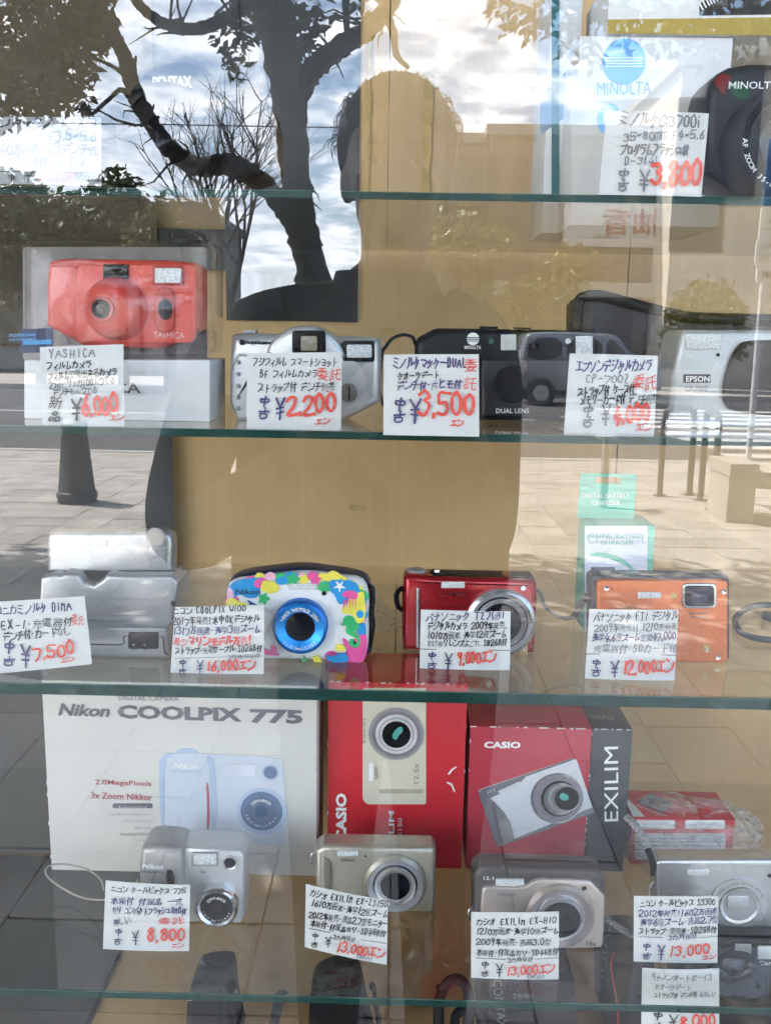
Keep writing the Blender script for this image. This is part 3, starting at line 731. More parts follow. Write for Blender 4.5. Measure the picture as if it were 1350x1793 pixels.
dz0 = -WZ0
FZ = .765
obj('back_panel', m_box(WX0-.05, WX1+.05, CB+.004, CB+.02, FZ-.1, WZ1+.05), mat('panel_dark', (.05, .04, .03), .6), case, 0, (0, 0, dz0))
M_card2 = board_mat('kraft_board_pale', (.68, .475, .25), (.55, .37, .19)); M_card_shade = board_mat('kraft_board_shaded', (.58, .39, .19), (.47, .31, .15))  # darker copy puts the shade of the lower shelves into the board colour
for k, (u0, v0, u1, v1, mm, dd) in enumerate(((-260, -300, 672, 436, M_card, 0), (674, -300, 1700, 432, M_card2, .0006), (-260, 438, 1085, 1003, M_card, .0012), (1087, 434, 1700, 1003, M_card2, 0), (-260, 1005, 700, 1560, M_card_shade, .0004), (702, 1005, 1700, 1560, M_card_shade, .001))):
    a, b = at(u0, v1, CB), at(u1, v0, CB); rr_ = random.Random(k); j = lambda: rr_.uniform(-.0012, .0012)
    za0 = max(a.z, FZ+.001); zb1 = min(b.z, WZ1+.045); xa = max(at(u0, 700, CB).x, WX0-.045); xb = min(at(u1, 700, CB).x, WX1+.045)
    o = [(xa + (xb-xa)*i/8, za0 + j()*.6) for i in range(9)] + [(xb + j()*.5, za0 + (zb1-za0)*i/6) for i in range(1, 6)] + [(xb - (xb-xa)*i/8, zb1 + j()*.6) for i in range(9)] + [(xa + j()*.5, zb1 - (zb1-za0)*i/6) for i in range(1, 6)]
    obj('board_sheet', m_prism(o, CB-dd-.0008, CB-dd+.0022), mm, case, 0, (0, 0, dz0))
obj('side_panel', m_box(WX0-.075, WX0-.051, .05, CB+.02, FZ-.1, WZ1+.05), M_case, case, 0, (0, 0, dz0)); obj('side_panel', m_box(WX1+.051, WX1+.075, .05, CB+.02, FZ-.1, WZ1+.05), M_case, case, 0, (0, 0, dz0))
obj('floor_panel', m_box(WX0-.05, WX1+.05, .05, CB-.001, FZ-.03, FZ), M_card, case, 0, (0, 0, dz0)); obj('top_panel', m_box(WX0-.05, WX1+.05, .05, CB-.001, WZ1+.02, WZ1+.05), M_case, case, 0, (0, 0, dz0))
# the paper lining: a seam and torn tape
for (u0, v0, u1, v1) in ((640, 60, 652, 470), (738, 128, 757, 340), (668, 574, 690, 584), (1075, 900, 1096, 912), (612, 884, 640, 893), (360, 700, 372, 735)):
    a, b = at(u0, v1, CB), at(u1, v0, CB)
    pts = []; rnd = random.Random(u0); n = 14
    for k in range(n+1): pts.append((a.x + rnd.uniform(-.0015, .002), a.z + (b.z-a.z)*k/n))
    for k in range(n, -1, -1): pts.append((b.x + rnd.uniform(-.002, .002), a.z + (b.z-a.z)*k/n))
    obj('tape_strip', m_prism(pts, CB-.0034, CB-.0024), mat('yellow_tape', (.56, .38, .13), .45, scale=90, bump=.4), case, 0, (0, 0, dz0))
SHELF = {}
M_sg = thin_glass('shelf_glass', 1.3, (.95, .98, .965), 1.5)
M_se = mat('shelf_edge', (.008, .040, .034), .2, spec=.25, c2=(.018, .065, .055), scale=30, bump=.5)
YF = .04
for k, (v0, v1, lb) in {'A': (336, 349, 'top glass shelf, above the red camera in its blister'), 'B': (757, 771, 'second glass shelf, under the red blister camera'), 'C': (1210, 1230, 'third glass shelf, under the red and the orange camera'),
                        'D': (1750, 1762, 'lowest glass shelf, under the boxed cameras')}.items():
    zt = at(675, v0, YF).z; th = max(.0045, zt - at(675, v1, YF).z); SHELF[k] = zt
    s = empty('glass_shelf', (0, 0, zt), lb, 'glass shelf', 'glass shelves of the case')
    obj('pane', m_box(WX0-.049, WX1+.049, YF+.0015, CB-.03, -th, 0), M_sg, s, 0)
    obj('edge_highlight', m_box(WX0-.049, WX1+.049, YF-.0003, YF+.0006, -.00015, .00035), mat('highlight_pale', (.10, .19, .165), .25, c2=(.012, .045, .04), scale=45), s, 0)  # pale line painted in as the highlight along the top of the edge
    obj('front_edge', m_box(WX0-.049, WX1+.049, YF, YF+.0013, -th+.0002, -.0002, .0004), M_se, s, 0)
SHELF['E'] = FZ
# sheets hung on the back board
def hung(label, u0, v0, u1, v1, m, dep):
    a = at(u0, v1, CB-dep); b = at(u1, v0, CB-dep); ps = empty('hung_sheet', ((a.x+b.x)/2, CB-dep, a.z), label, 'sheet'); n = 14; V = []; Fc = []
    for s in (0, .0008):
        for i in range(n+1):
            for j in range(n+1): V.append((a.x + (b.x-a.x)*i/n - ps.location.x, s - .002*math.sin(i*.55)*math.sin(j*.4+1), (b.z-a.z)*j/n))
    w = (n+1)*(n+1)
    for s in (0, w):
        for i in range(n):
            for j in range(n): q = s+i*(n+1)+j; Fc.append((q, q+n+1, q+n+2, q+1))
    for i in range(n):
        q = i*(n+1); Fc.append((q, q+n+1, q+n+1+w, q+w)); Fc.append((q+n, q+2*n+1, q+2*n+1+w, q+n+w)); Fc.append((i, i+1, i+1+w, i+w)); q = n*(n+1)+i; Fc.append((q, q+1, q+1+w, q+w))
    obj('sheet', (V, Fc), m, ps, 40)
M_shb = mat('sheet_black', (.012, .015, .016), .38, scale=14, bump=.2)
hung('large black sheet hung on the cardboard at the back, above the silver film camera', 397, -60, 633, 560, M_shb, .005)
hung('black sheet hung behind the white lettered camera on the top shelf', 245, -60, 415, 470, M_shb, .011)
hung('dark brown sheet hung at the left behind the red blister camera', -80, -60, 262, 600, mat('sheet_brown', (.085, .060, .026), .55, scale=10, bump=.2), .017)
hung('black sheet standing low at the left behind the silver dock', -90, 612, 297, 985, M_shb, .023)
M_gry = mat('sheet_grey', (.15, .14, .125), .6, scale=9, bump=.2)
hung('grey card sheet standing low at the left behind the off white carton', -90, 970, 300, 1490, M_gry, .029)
fl = at(300, 1500, CB); fe = obj('floor_cloth', m_box(WX0-.04, fl.x, .06, CB-.03, FZ+.0004, FZ+.0016), M_gry, case, 0, (0, 0, dz0))
# ================================================================== things on the shelves
class Th:
    """a thing whose front stands where the photograph's ray through (u, v) meets its shelf"""
    def __init__(s, name, label, cat, u, v, shelf, Y=None, group=None):
        z = SHELF[shelf]
        b = onz(u, v, z) if Y is None else at(u, v, Y)
        s.Y = b.y; s.b = Vector((b.x, b.y, z)); s.e = empty(name, s.b, label, cat, group)
    def p(s, u, v, dy=0.0):
        q = at(u, v, s.Y+dy); return (q.x-s.b.x, q.z-s.b.z)
    def pp(s, pts, dy=0.0):
        r = [s.p(u, v, dy) for u, v in pts]; return [(x, 0.0 if z < .0035 else z) for x, z in r]
    def px(s, n, dy=0.0): return n/F*(s.Y+dy+CD)*1.02
    def pr(s, name, pts, y0, y1, m, b=0.0, sm=0, parent=None, at0=None, shade=35):
        o = s.pp(pts, y0 if at0 is None else at0); o = smooth_poly(o, sm) if sm else o
        return obj(name, m_prism(o, y0, y1, b), m, parent or s.e, shade)
    def rr(s, name, u0, v0, u1, v1, r, y0, y1, m, b=0.0, parent=None, n=6):
        a = s.pp([(u0, v1), (u1, v1), (u1, v0), (u0, v0)], y0); rad = s.px(1)
        r = [q*rad for q in (r if isinstance(r, (list, tuple)) else (r,)*4)]
        base = rrect(0, 0, 1, 1, 0, 1); o = []
        for i, (c, rr_) in enumerate(zip(a, r)):                  # rounded quad that follows the four corners
            p, q = a[i-1], a[(i+1) % 4]; c = Vector(c); d1 = (Vector(p)-c).normalized(); d2 = (Vector(q)-c).normalized()
            for k in range(n+1):
                t = R(90*k/n); o.append(tuple(c + d1*rr_*(1-math.sin(t)) + d2*rr_*(1-math.cos(t))))
        return obj(name, m_prism(o, y0, y1, b), m, parent or s.e, 35)
    def la(s, name, u, v, prof, m, parent=None, n=40, cap0=True, cap1=True, dy=0.0, sx=1.0):
        x, z = s.p(u, v, dy); k = s.px(1, dy); M = m_lathe([(r*k, y) for r, y in prof], (0, 0, 0), n, 'y', cap0, cap1)
        return obj(name, ([(x+a*sx, b, z+c) for a, b, c in M[0]], M[1]), m, parent or s.e, 40)
    def tx(s, t, a, b, h, m, y=-.0006, bold=0.0, parent=None, shear=0.0, name='lettering'):
        return obj(name, m_type(t, s.p(*a), s.p(*b), s.px(h) if h else None, y, bold, shear), m, parent or s.e, 0)
    def tu(s, name, pts, r, m, parent=None, n=8, k=6, flat=1.0):
        P = [(*s.p(u, v, d), d) for u, v, d in pts]; P = spline([(x, d, z) for x, z, d in P], k)
        return obj(name, m_tube(P, r, n, flat), m, parent or s.e, 60)
    def top(s, name, u0, u1, v, y0, y1, h, m, r=.002, parent=None):
        """raised block on the thing's top"""
        a = s.p(u0, v, y0); b = s.p(u1, v, y0); return obj(name, m_box(a[0], b[0], y0, y1, a[1], a[1]+h, min(r, h*.4)), m, parent or s.e)
    def knob(s, name, u, v, rp, y, h, m, parent=None, teeth=0):
        x, z = s.p(u, v, y); k = s.px(rp, y); M = m_lathe([(k*.97, 0), (k, h*.15), (k, h*.8), (k*.9, h), (k*.2, h*1.02)], (x, y, z), 40, 'z')
        if teeth: M = ([(x+(a-x)*(1+.035*(i % 2)), y+(b-y)*(1+.035*(i % 2)), c) for i, (a, b, c) in enumerate(M[0])], M[1])
        return obj(name, M, m, parent or s.e, 30)

K = lambda n, c, r=.4, **k: mat(n, c, r, **k)
M_blk = K('plastic_black', (.009, .009, .010), .36, var=.2, spec=.22); M_blk2 = K('rubber_black', (.014, .014, .015), .65, spec=.2, bump=.15, scale=300)
M_sil = K('silver_paint', (.56, .57, .58), .34, metal=.55, var=.04, scale=200); M_sil2 = K('silver_bright', (.72, .73, .75), .22, metal=.85, var=.05)
M_sild = K('silver_dull', (.40, .41, .42), .4, metal=.5, var=.05); M_chr = K('chrome', (.8, .8, .82), .1, metal=1, var=.03)
M_lens = K('lens_glass', (.006, .007, .012), .06, spec=.35, var=.3); M_lcoat = K('lens_coating', (.012, .02, .05), .05, spec=.4)
M_flash = K('flash_glass', (.72, .74, .74), .12, var=.25, scale=700, bump=.3); M_wht = K('paper_white', (.80, .80, .79), .7, var=.04); M_gold = K('badge_gold', (.62, .45, .18), .3, metal=.7)
M_ink = K('ink_black', (.018, .018, .022), .6); M_ingrey = K('ink_grey', (.20, .20, .22), .6); M_inkb = K('ink_violet', (.06, .045, .16), .6); M_inkr = K('ink_red', (.78, .07, .045), .55, var=.1); M_pw = K('print_white', (.82, .82, .80), .5, var=.03)
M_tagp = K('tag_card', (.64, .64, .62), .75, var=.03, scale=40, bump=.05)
M_clear = thin_glass('clear_plastic', .9, (.97, .97, .97), 1.5, .02, .10, 16)
M_bag = thin_glass('bag_plastic', 2.4, (.93, .93, .93), 1.5, .08, 1.0, 70, veil=.16)
M_redp = K('red_plastic', (.62, .055, .038), .3, var=.05); M_redm = K('red_metallic', (.42, .012, .02), .24, metal=.55, var=.05, coat=.5)
M_yd = K('ink_dim', (.035, .035, .04), .6)

def lens(T, u, v, rings, parent=None):
    """rings: (name, outer px, inner px, y front outer, y front inner, y back, material); inner 0 closes the disc"""
    first = None
    for nm, ro, ri, ya, yb, yk, m in rings:
        prof = [(ro, yk), (ro, ya+.0004), (ro*.985, ya)]
        prof += [(max(ri, .2), yb)] + ([(max(ri, .2), yk)] if ri > 0 else [])
        o = T.la(nm, u, v, prof, m, parent or first, 48, True, ri <= 0)
        if first is None and parent is None: first = o
    return first

def worn(T, parent, x0, x1, z0, z1, seed, n=26):
    """white scuffs where the print has rubbed off a carton's front edges"""
    rnd = random.Random(seed); ms = []
    for _ in range(n):
        s = rnd.choice('lrtt'); L = rnd.uniform(.0006, .0045); w = rnd.uniform(.0002, .0007)
        if s == 't': x = rnd.uniform(x0, x1-L); o = [(x, z1+.0002), (x+L, z1+.0002), (x+L*.8, z1-w), (x+L*.3, z1-w*1.4)]
        else:
            z = rnd.uniform(z0, z1-L); e = x0 if s == 'l' else x1; d = w if s == 'l' else -w; o = [(e-d*.3, z), (e-d*.3, z+L), (e+d, z+L*.7), (e+d*1.3, z+L*.2)]
        ms.append(m_prism(o, -.0005, .0012))
    o = obj('worn_edge', m_join(*ms), M_wht, parent, 0); o['kind'] = 'stuff'
# ---- price tags
def price_tag(label, q, shelf, lines, seed, Y=None, card=None):
    """q: four corners tl, tr, br, bl in the photograph; lines: (text, left end, right end, height px, ink, pen)"""
    ub = (q[2][0]+q[3][0])/2; vb = max(q[2][1], q[3][1])
    T = Th('price_tag', label, 'price tag', ub, vb, shelf, Y, 'handwritten price tags')
    c = T.pp(q); n = 8; V = []; rnd = random.Random(seed); bow = rnd.uniform(.0008, .0022)
    for yk in (0, .0005):
        for j in range(3):
            for i in range(n+1):
                t = i/n; s = j/2
                x = (c[0][0]*(1-t)+c[1][0]*t)*(1-s) + (c[3][0]*(1-t)+c[2][0]*t)*s; z = (c[0][1]*(1-t)+c[1][1]*t)*(1-s) + (c[3][1]*(1-t)+c[2][1]*t)*s
                V.append((x, yk, z))
    w = n+1; Fc = []
    for L in (0, 1):
        for j in range(2):
            for i in range(n): a = L*3*w+j*w+i; Fc.append((a, a+1, a+w+1, a+w))
    for i in range(n): Fc += [(i, i+1, 3*w+i+1, 3*w+i), (2*w+i, 2*w+i+1, 5*w+i+1, 5*w+i)]
    for j in range(2): Fc += [(j*w, (j+1)*w, 3*w+(j+1)*w, 3*w+j*w), (j*w+n, (j+1)*w+n, 3*w+(j+1)*w+n, 3*w+j*w+n)]
    xa = min(p[0] for p in c); xb = max(p[0] for p in c); sk = rnd.uniform(-.35, .35)
    def bend(m): return [(x, y + bow*((2*(x-xa)/(xb-xa)-1+sk)**2), z) for x, y, z in m[0]], m[1]
    T.e.rotation_euler.x = -R(rnd.uniform(2.5, 6.5))
    obj('card', bend((V, Fc)), card or M_tagp, T.e, 0)
    by = {}
    for k, L in enumerate(lines):
        t, a, b, h, ink = L[:5]; pen = (L[5] if len(L) > 5 else .12)*1.15
        if t == '_':
            m = m_strokes([[(0, 0), (9, 0)]], lambda x, z, a=T.p(*a), b=T.p(*b): (a[0]+(b[0]-a[0])*x, a[1]+(b[1]-a[1])*x), None, 1, T.px(h), -.0004-k*.00012, random.Random(k), 0)
        else: m = m_hand(t, T.p(*a), T.p(*b), T.px(h), pen, -.0004-k*.00012, seed*31+k)
        by.setdefault(ink.name, (ink, []))[1].append(m)
    for nm, (ink, ms) in by.items(): obj('handwriting', bend(m_join(*ms)), ink, T.e, 0, recalc=False)
    return T
def money(a, h, num, ua, ub, v0, v1, ink=None, used='中古', red=None, ux=None, hk=None, pen=.13):
    """the standing last line of a tag: two characters one over the other, the yen mark, the red amount"""
    u, v = a; w = h*.62; ink = ink or M_ink
    L = [(used[0], (u, v-h*.50), (u+w, v-h*.50), h*.5, ink, .14), (used[1], (u, v), (u+w, v), h*.46, ink, .14)]
    ux = ux or u+w*1.6
    L += [('¥', (ux, v), (ux+h*.55, v), h*.92, ink, .085), (num, (ua, v0), (ub, v1), hk or h*.78, red or M_inkr, pen)]
    return L
i0, i1, ig, rd = M_ink, M_inkb, M_ingrey, M_inkr
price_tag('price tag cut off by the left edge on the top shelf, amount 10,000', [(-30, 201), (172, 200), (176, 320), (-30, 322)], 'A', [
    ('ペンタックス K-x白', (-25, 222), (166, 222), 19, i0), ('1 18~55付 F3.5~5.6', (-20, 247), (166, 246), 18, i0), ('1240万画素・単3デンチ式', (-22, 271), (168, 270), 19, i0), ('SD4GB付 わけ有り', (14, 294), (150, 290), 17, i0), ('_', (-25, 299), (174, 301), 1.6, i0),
    ('中', (12, 319), (28, 319), 15, i0), ('¥', (40, 319), (62, 319), 17, i0, .09), ('10000', (66, 319), (134, 319), 15, rd, .12), ('3カ月保証', (132, 317), (176, 317), 12, i0)], 1, None, K('tag_card_dimmed', (.36, .36, .37), .75, var=.05))  # card colour darkened to offset the sky glare over it
price_tag('cream price tag in front of the white box on the top shelf, amount 3,800', [(1064, 191), (1247, 193), (1231, 341), (1049, 338)], 'A', [
    ('ミノルタα3700i', (1085, 218), (1230, 221), 20, ig), ('35~80mm F4~5.6', (1092, 247), (1238, 240), 14, ig), ('プログラムフラッシュ付', (1086, 272), (1208, 270), 18, ig), ('D-314i', (1092, 289), (1152, 288), 13, ig)]
    + money((1078, 334), 38, '3,800', 1138, 1228, 328, 328, ig, hk=42, ux=1115), 2)
price_tag('price tag leaning on the white base of the red blister camera, amount 6,000', [(65, 607), (212, 602), (217, 738), (73, 745)], 'B', [
    ('YASHICA', (80, 629), (165, 625), 16, ig), ('フィルムカメラ', (79, 649), (160, 644), 14, i0), ('フィルム交換出来るカメラ', (82, 667), (204, 658), 14, i0), ('27枚どりネガ100入ってる', (85, 683), (200, 672), 13, i0), ('デンチも入ってる', (92, 694), (170, 689), 12, i0)]
    + money((84, 738), 42, '6,000', 144, 208, 731, 726, i0, '新品', hk=34, ux=124) + [('エン', (192, 737), (216, 736), 11, rd, .17)], 3)
price_tag('price tag in front of the rounded silver film camera, amount 2,200', [(430, 618), (598, 616), (597, 751), (431, 748)], 'B', [
    ('フジフィルム スマートショット', (441, 642), (590, 641), 14, i0, .09), ('BF フィルムカメラ', (453, 663), (556, 661), 14, i0, .09), ('委託', (554, 667), (598, 665), 20, rd, .2), ('ストラップ付 デンチ別売', (449, 687), (586, 685), 15, i0, .09)]
    + money((450, 732), 38, '2,200', 502, 588, 729, 725, i1, hk=34, ux=480) + [('エン', (552, 744), (578, 743), 11, rd, .17)], 4)
price_tag('price tag in front of the black dual lens camera, amount 3,500', [(672, 620), (840, 619), (840, 755), (671, 763)], 'B', [
    ('ミノルタマックーDUAL', (687, 646), (818, 644), 18, i1), ('委', (812, 650), (838, 650), 22, rd, .16), ('託', (812, 683), (838, 683), 24, rd, .16), ('クオーツデート', (695, 665), (770, 663), 13, i0), ('デンチ付・片ヒモ付', (694, 684), (808, 680), 16, i1)]
    + money((686, 740), 42, '3,500', 732, 832, 733, 728, i1, hk=42, ux=714, pen=.11) + [('エン', (788, 747), (812, 746), 12, rd, .17)], 5)
price_tag('price tag in front of the big silver and black camera with case, amount 4,000', [(1000, 618), (1157, 622), (1147, 759), (988, 753)], 'B', [
    ('エプソンデジタルカメラ', (1009, 651), (1145, 650), 19, i1), ('CP-700Z', (1024, 671), (1104, 671), 15, ig), ('委託', (1108, 682), (1152, 682), 26, rd, .17), ('ストラップ付 ケース付', (1012, 694), (1112, 691), 16, i0), ('メモリーカード付 デンチ別売', (1016, 709), (1152, 706), 16, i0)]
    + money((1017, 747), 36, '4,000', 1073, 1140, 744, 738, ig, hk=34, ux=1050) + [('エン', (1112, 756), (1144, 754), 13, rd, .16)], 6)
price_tag('tilted price tag in front of the silver dock at the left edge, amount 7,500', [(-20, 1058), (143, 1047), (160, 1164), (-8, 1183)], 'C', [
    ('コニカミノルタ DiMA', (-14, 1082), (122, 1072), 17, i1), ('EX-1・充電器付', (-4, 1107), (126, 1097), 16, i0), ('委託', (124, 1098), (146, 1096), 20, rd, .16), ('デンチ付・カードなし', (2, 1125), (124, 1114), 16, i0)]
    + money((2, 1166), 40, '7,500', 58, 132, 1158, 1148, i1, hk=26, ux=34) + [('エン', (106, 1162), (130, 1159), 9, rd, .17)], 7)
price_tag('densely written price tag in front of the colourful sea pattern camera, amount 16,000', [(305, 1065), (461, 1062), (461, 1180), (298, 1180)], 'C', [
    ('ニコン COOLPIX W100', (302, 1079), (430, 1073), 13, i0), ('2017年発売!水中OKデジタル', (300, 1097), (454, 1092), 14, i0), ('1317万画素・光学3倍ズーム', (302, 1114), (456, 1110), 15, i1), ('希少マリンモデル万色!', (303, 1133), (440, 1130), 16, rd, .16), ('ストラップ・充電ケーブル・SD2GB付', (306, 1147), (458, 1142), 13, i0), ('3カ月保証付', (398, 1156), (456, 1153), 9, ig), ('_', (304, 1153), (460, 1150), 1.2, ig)]
    + money((312, 1179), 26, '16,000エン', 362, 448, 1176, 1175, i1, hk=20, ux=344, pen=.15), 8)
price_tag('price tag in front of the red metal compact camera, amount 9,000', [(737, 1070), (895, 1073), (893, 1173), (735, 1170)], 'C', [
    ('パナソニック TZ7(赤)', (745, 1090), (886, 1086), 15, i1), ('デジタルカメラ 2009年発売.', (748, 1105), (888, 1103), 14, i0), ('1010万画素 光学12倍ズーム', (748, 1121), (888, 1118), 14, i0), ('わけ有りレンズよごれ SD2GB付', (748, 1134), (888, 1132), 13, i0), ('_', (737, 1138), (893, 1140), 1.4, i0)]
    + money((746, 1170), 30, '9,000エン', 800, 868, 1165, 1163, i1, hk=22, ux=776), 9)
price_tag('price tag in front of the orange rugged camera, amount 12,000', [(1035, 1070), (1192, 1071), (1182, 1191), (1025, 1187)], 'C', [
    ('パナソニック FT1 デジタル', (1040, 1092), (1190, 1089), 16, i0, .09), ('2009年発売!! 1210万画素', (1042, 1110), (1188, 1106), 14, ig), ('光学4.6倍ズーム定価47,000', (1038, 1127), (1186, 1123), 15, i1), ('充電器付・SDカード付', (1040, 1144), (1186, 1144), 14, ig), ('_', (1029, 1147), (1186, 1149), 1.4, i0)]
    + money((1034, 1185), 32, '12,000エン', 1090, 1180, 1182, 1180, i1, hk=26, ux=1066), 10)
price_tag('price tag in front of the small two tone silver camera, amount 8,800', [(180, 1551), (329, 1559), (330, 1666), (179, 1658)], 'D', [
    ('ニコン クールピックス 775', (190, 1570), (322, 1573), 12, i0), ('本箱付 付属品 一式', (190, 1590), (318, 1591), 14, i1), ('有り コンパクトフラッシュ8MB付', (194, 1605), (324, 1607), 14, i1), ('美しい', (197, 1625), (228, 1621), 14, i1), ('委託', (276, 1622), (322, 1623), 15, rd, .16)]
    + money((198, 1654), 26, '8,800', 256, 324, 1650, 1650, i1, hk=26, ux=230) + [('エン', (300, 1661), (322, 1661), 9, rd, .17)], 11)
price_tag('slanting price tag in front of the pale gold camera, amount 13,000', [(534, 1557), (679, 1586), (677, 1691), (533, 1662)], 'D', [
    ('カシオ EXILIM EX-ZS150', (541, 1578), (678, 1598), 14, i0), ('1610万画素・光学12倍ズーム', (543, 1593), (678, 1616), 14, i0), ('2012年発売・液晶2.7型モニター', (539, 1613), (678, 1631), 14, i0), ('本箱付・付属品有り・SD4GB付', (541, 1627), (674, 1646), 13, i0), ('3カ月保証', (582, 1648), (622, 1652), 10, i0), ('_', (540, 1630), (577, 1636), 1, i0), ('_', (630, 1648), (676, 1656), 1, i0)]
    + money((543, 1660), 24, '13,000エン', 588, 672, 1668, 1681, i0, hk=21, ux=568) + [('(税込)', (622, 1678), (652, 1684), 10, i0)], 12)
price_tag('price tag in front of the rose gold and black camera, amount 13,000', [(826, 1605), (981, 1605), (979, 1716), (825, 1713)], 'D', [
    ('カシオ EXILIM EX-H10', (834, 1627), (976, 1625), 14, i0), ('1210万画素・光学10倍ズーム', (834, 1643), (980, 1642), 14, i0), ('2009年発売・液晶3.0型', (833, 1660), (966, 1660), 14, i0), ('本箱付・付属品有り・SD4GB付', (834, 1677), (978, 1677), 13, i0), ('3カ月保証', (888, 1688), (934, 1686), 10, i0), ('_', (834, 1680), (884, 1682), 1, i0), ('_', (938, 1682), (980, 1681), 1, i0)]
    + money((840, 1710), 27, '13,000エン', 886, 972, 1710, 1706, i0, hk=20, ux=866) + [('(税込)', (922, 1714), (954, 1713), 9, i0)], 13)
price_tag('price tag in front of the brushed silver slim camera, amount 13,000', [(1113, 1576), (1262, 1577), (1257, 1687), (1110, 1684)], 'D', [
    ('ニコン クールピックス S3300', (1122, 1595), (1256, 1592), 13, i0), ('2012年発売!1602万画素', (1120, 1611), (1260, 1608), 14, i1), ('光学6倍ズーム・液晶2.7型', (1122, 1627), (1260, 1622), 15, i1), ('ストラップ・使用書・SD2GB付', (1118, 1640), (1256, 1638), 13, i0), ('3カ月保証', (1170, 1650), (1222, 1646), 11, i1), ('_', (1120, 1643), (1160, 1644), 1, i1), ('_', (1222, 1645), (1258, 1643), 1, i1)]
    + money((1122, 1680), 30, '13,000', 1170, 1242, 1676, 1674, i1, hk=24, ux=1148) + [('エン', (1228, 1682), (1254, 1679), 10, rd, .16)], 14)
# ---- top shelf
T = Th('reflex_camera', 'black reflex camera with white lettering on its prism, under the mirrored clouds', 'camera', 250, 330, 'A', .12)
T.pr('body', [(120, 330), (480, 330), (480, 190), (455, 165), (390, 158), (225, 158), (150, 168), (120, 190)], 0, .06, M_blk, .006, 1)
T.pr('prism', [(225, 160), (258, 118), (290, 106), (330, 106), (362, 118), (395, 160)], -.006, .05, M_blk, .004)
T.tx('PENTAX', (273, 159), (340, 157), 18, M_pw, -.0068, .02)
T.pr('grip', [(122, 330), (185, 330), (185, 200), (165, 180), (130, 186)], -.02, .002, M_blk2, .008, 1)
lens(T, 308, 250, [('lens_barrel', 78, 66, -.03, -.03, .002, M_blk), ('lens_ring', 65, 40, -.026, -.02, .0, M_blk2), ('lens_front', 40, 0, -.02, -.014, 0, M_lens)])
T.knob('mode_dial', 430, 160, 26, .03, .008, M_blk, None, 1); T.knob('shutter_button', 165, 170, 11, .01, .004, M_sil2)

T = Th('lens_carton', 'tall white carton with a blue ball emblem on the top shelf', 'box', 1100, 352, 'A', .20)
M_ctn = K('carton_white', (.74, .75, .76), .55, var=.04, scale=15); M_ctb = K('print_sky_blue', (.16, .42, .80), .5, var=.05); M_ctg = K('print_beige_grey', (.58, .55, .50), .6, var=.05)
c0 = T.p(1000, 352); c1 = T.p(1262, 352); ctop = T.p(1100, 62)[1]
bx_ = obj('carton', m_box(c0[0], c1[0], 0, .10, 0, ctop, .0012), M_ctn, T.e)
T.pr('lower_band', [(1000, 340), (1262, 340), (1262, 166), (1000, 178)], -.0004, 0.0001, M_ctg, 0, 0, bx_)
T.la('emblem_ball', 1092, 107, [(34, -.0012), (34, -.0003)], M_ctb, bx_, 40)
for k, (v, h) in enumerate(((100, 1.6), (105, 1.6), (110, 1.6), (115, 1.6))): T.pr('emblem_stripe', [(1059, v+h), (1125, v+h-1), (1125, v-1), (1059, v)], -.0018, -.0013, M_pw, 0, 0, bx_)
T.tx('MINOLTA', (1045, 166), (1139, 164), 19, M_ctb, -.0009, -.012, bx_)
T.la('letter_ring', 1066, 208, [(24, -.0008), (24, -.0004)], M_ctb, bx_, 32, sx=.8); T.la('letter_hole', 1066, 208, [(14, -.0014), (14, -.0009)], M_ctg, bx_, 32, sx=.7)
s0 = T.p(972, 352); 
T2 = Th('slim_carton', 'narrow pale carton with a blue diagonal beside the tall white carton', 'box', 965, 352, 'A', .26)
a = T2.p(950, 352); b = T2.p(1003, 352); tz = T2.p(960, -40)[1]
sb = obj('carton', m_box(a[0], b[0], 0, .08, 0, tz, .0012), M_ctn, T2.e); T2.pr('blue_flash', [(946, 235), (996, 200), (996, 120), (946, 165)], -.0006, -.0001, K('print_steel_blue', (.20, .30, .44), .5), 0, 0, sb)
T2.rr('teal_edge', 966, -30, 979, 345, 0, -.0014, -.0008, K('print_teal', (.02, .14, .16), .4), 0, sb)
ph = ctop
T3 = Th('yellow_carton', 'white and yellow carton lying across the top of the tall white carton', 'box', 1200, 62, 'A', .196)
e3 = T3.e; e3.location.z = SHELF['A'] + ctop + .0003; T3.b = Vector(e3.location)
yc0 = T3.p(1062, 60); yc1 = T3.p(1420, 60); yt = T3.p(1200, -45)[1]
yb = obj('carton', m_box(yc0[0], yc1[0], 0, .09, 0, yt, .001), M_ctn, e3)
M_ylw = K('print_yellow', (.44, .32, .06), .5, var=.06, scale=25)
T3.pr('yellow_band', [(1064, 58), (1418, 58), (1418, 28), (1064, 33)], -.0006, -.0001, M_ylw, 0, 0, yb); T3.pr('black_print', [(1225, 26), (1418, 23), (1418, -30), (1225, -30)], -.0006, -.0001, M_ink, 0, 0, yb)
T3.tx('minolta', (1229, 18), (1290, -20), 22, M_pw, -.0012, .01, yb)

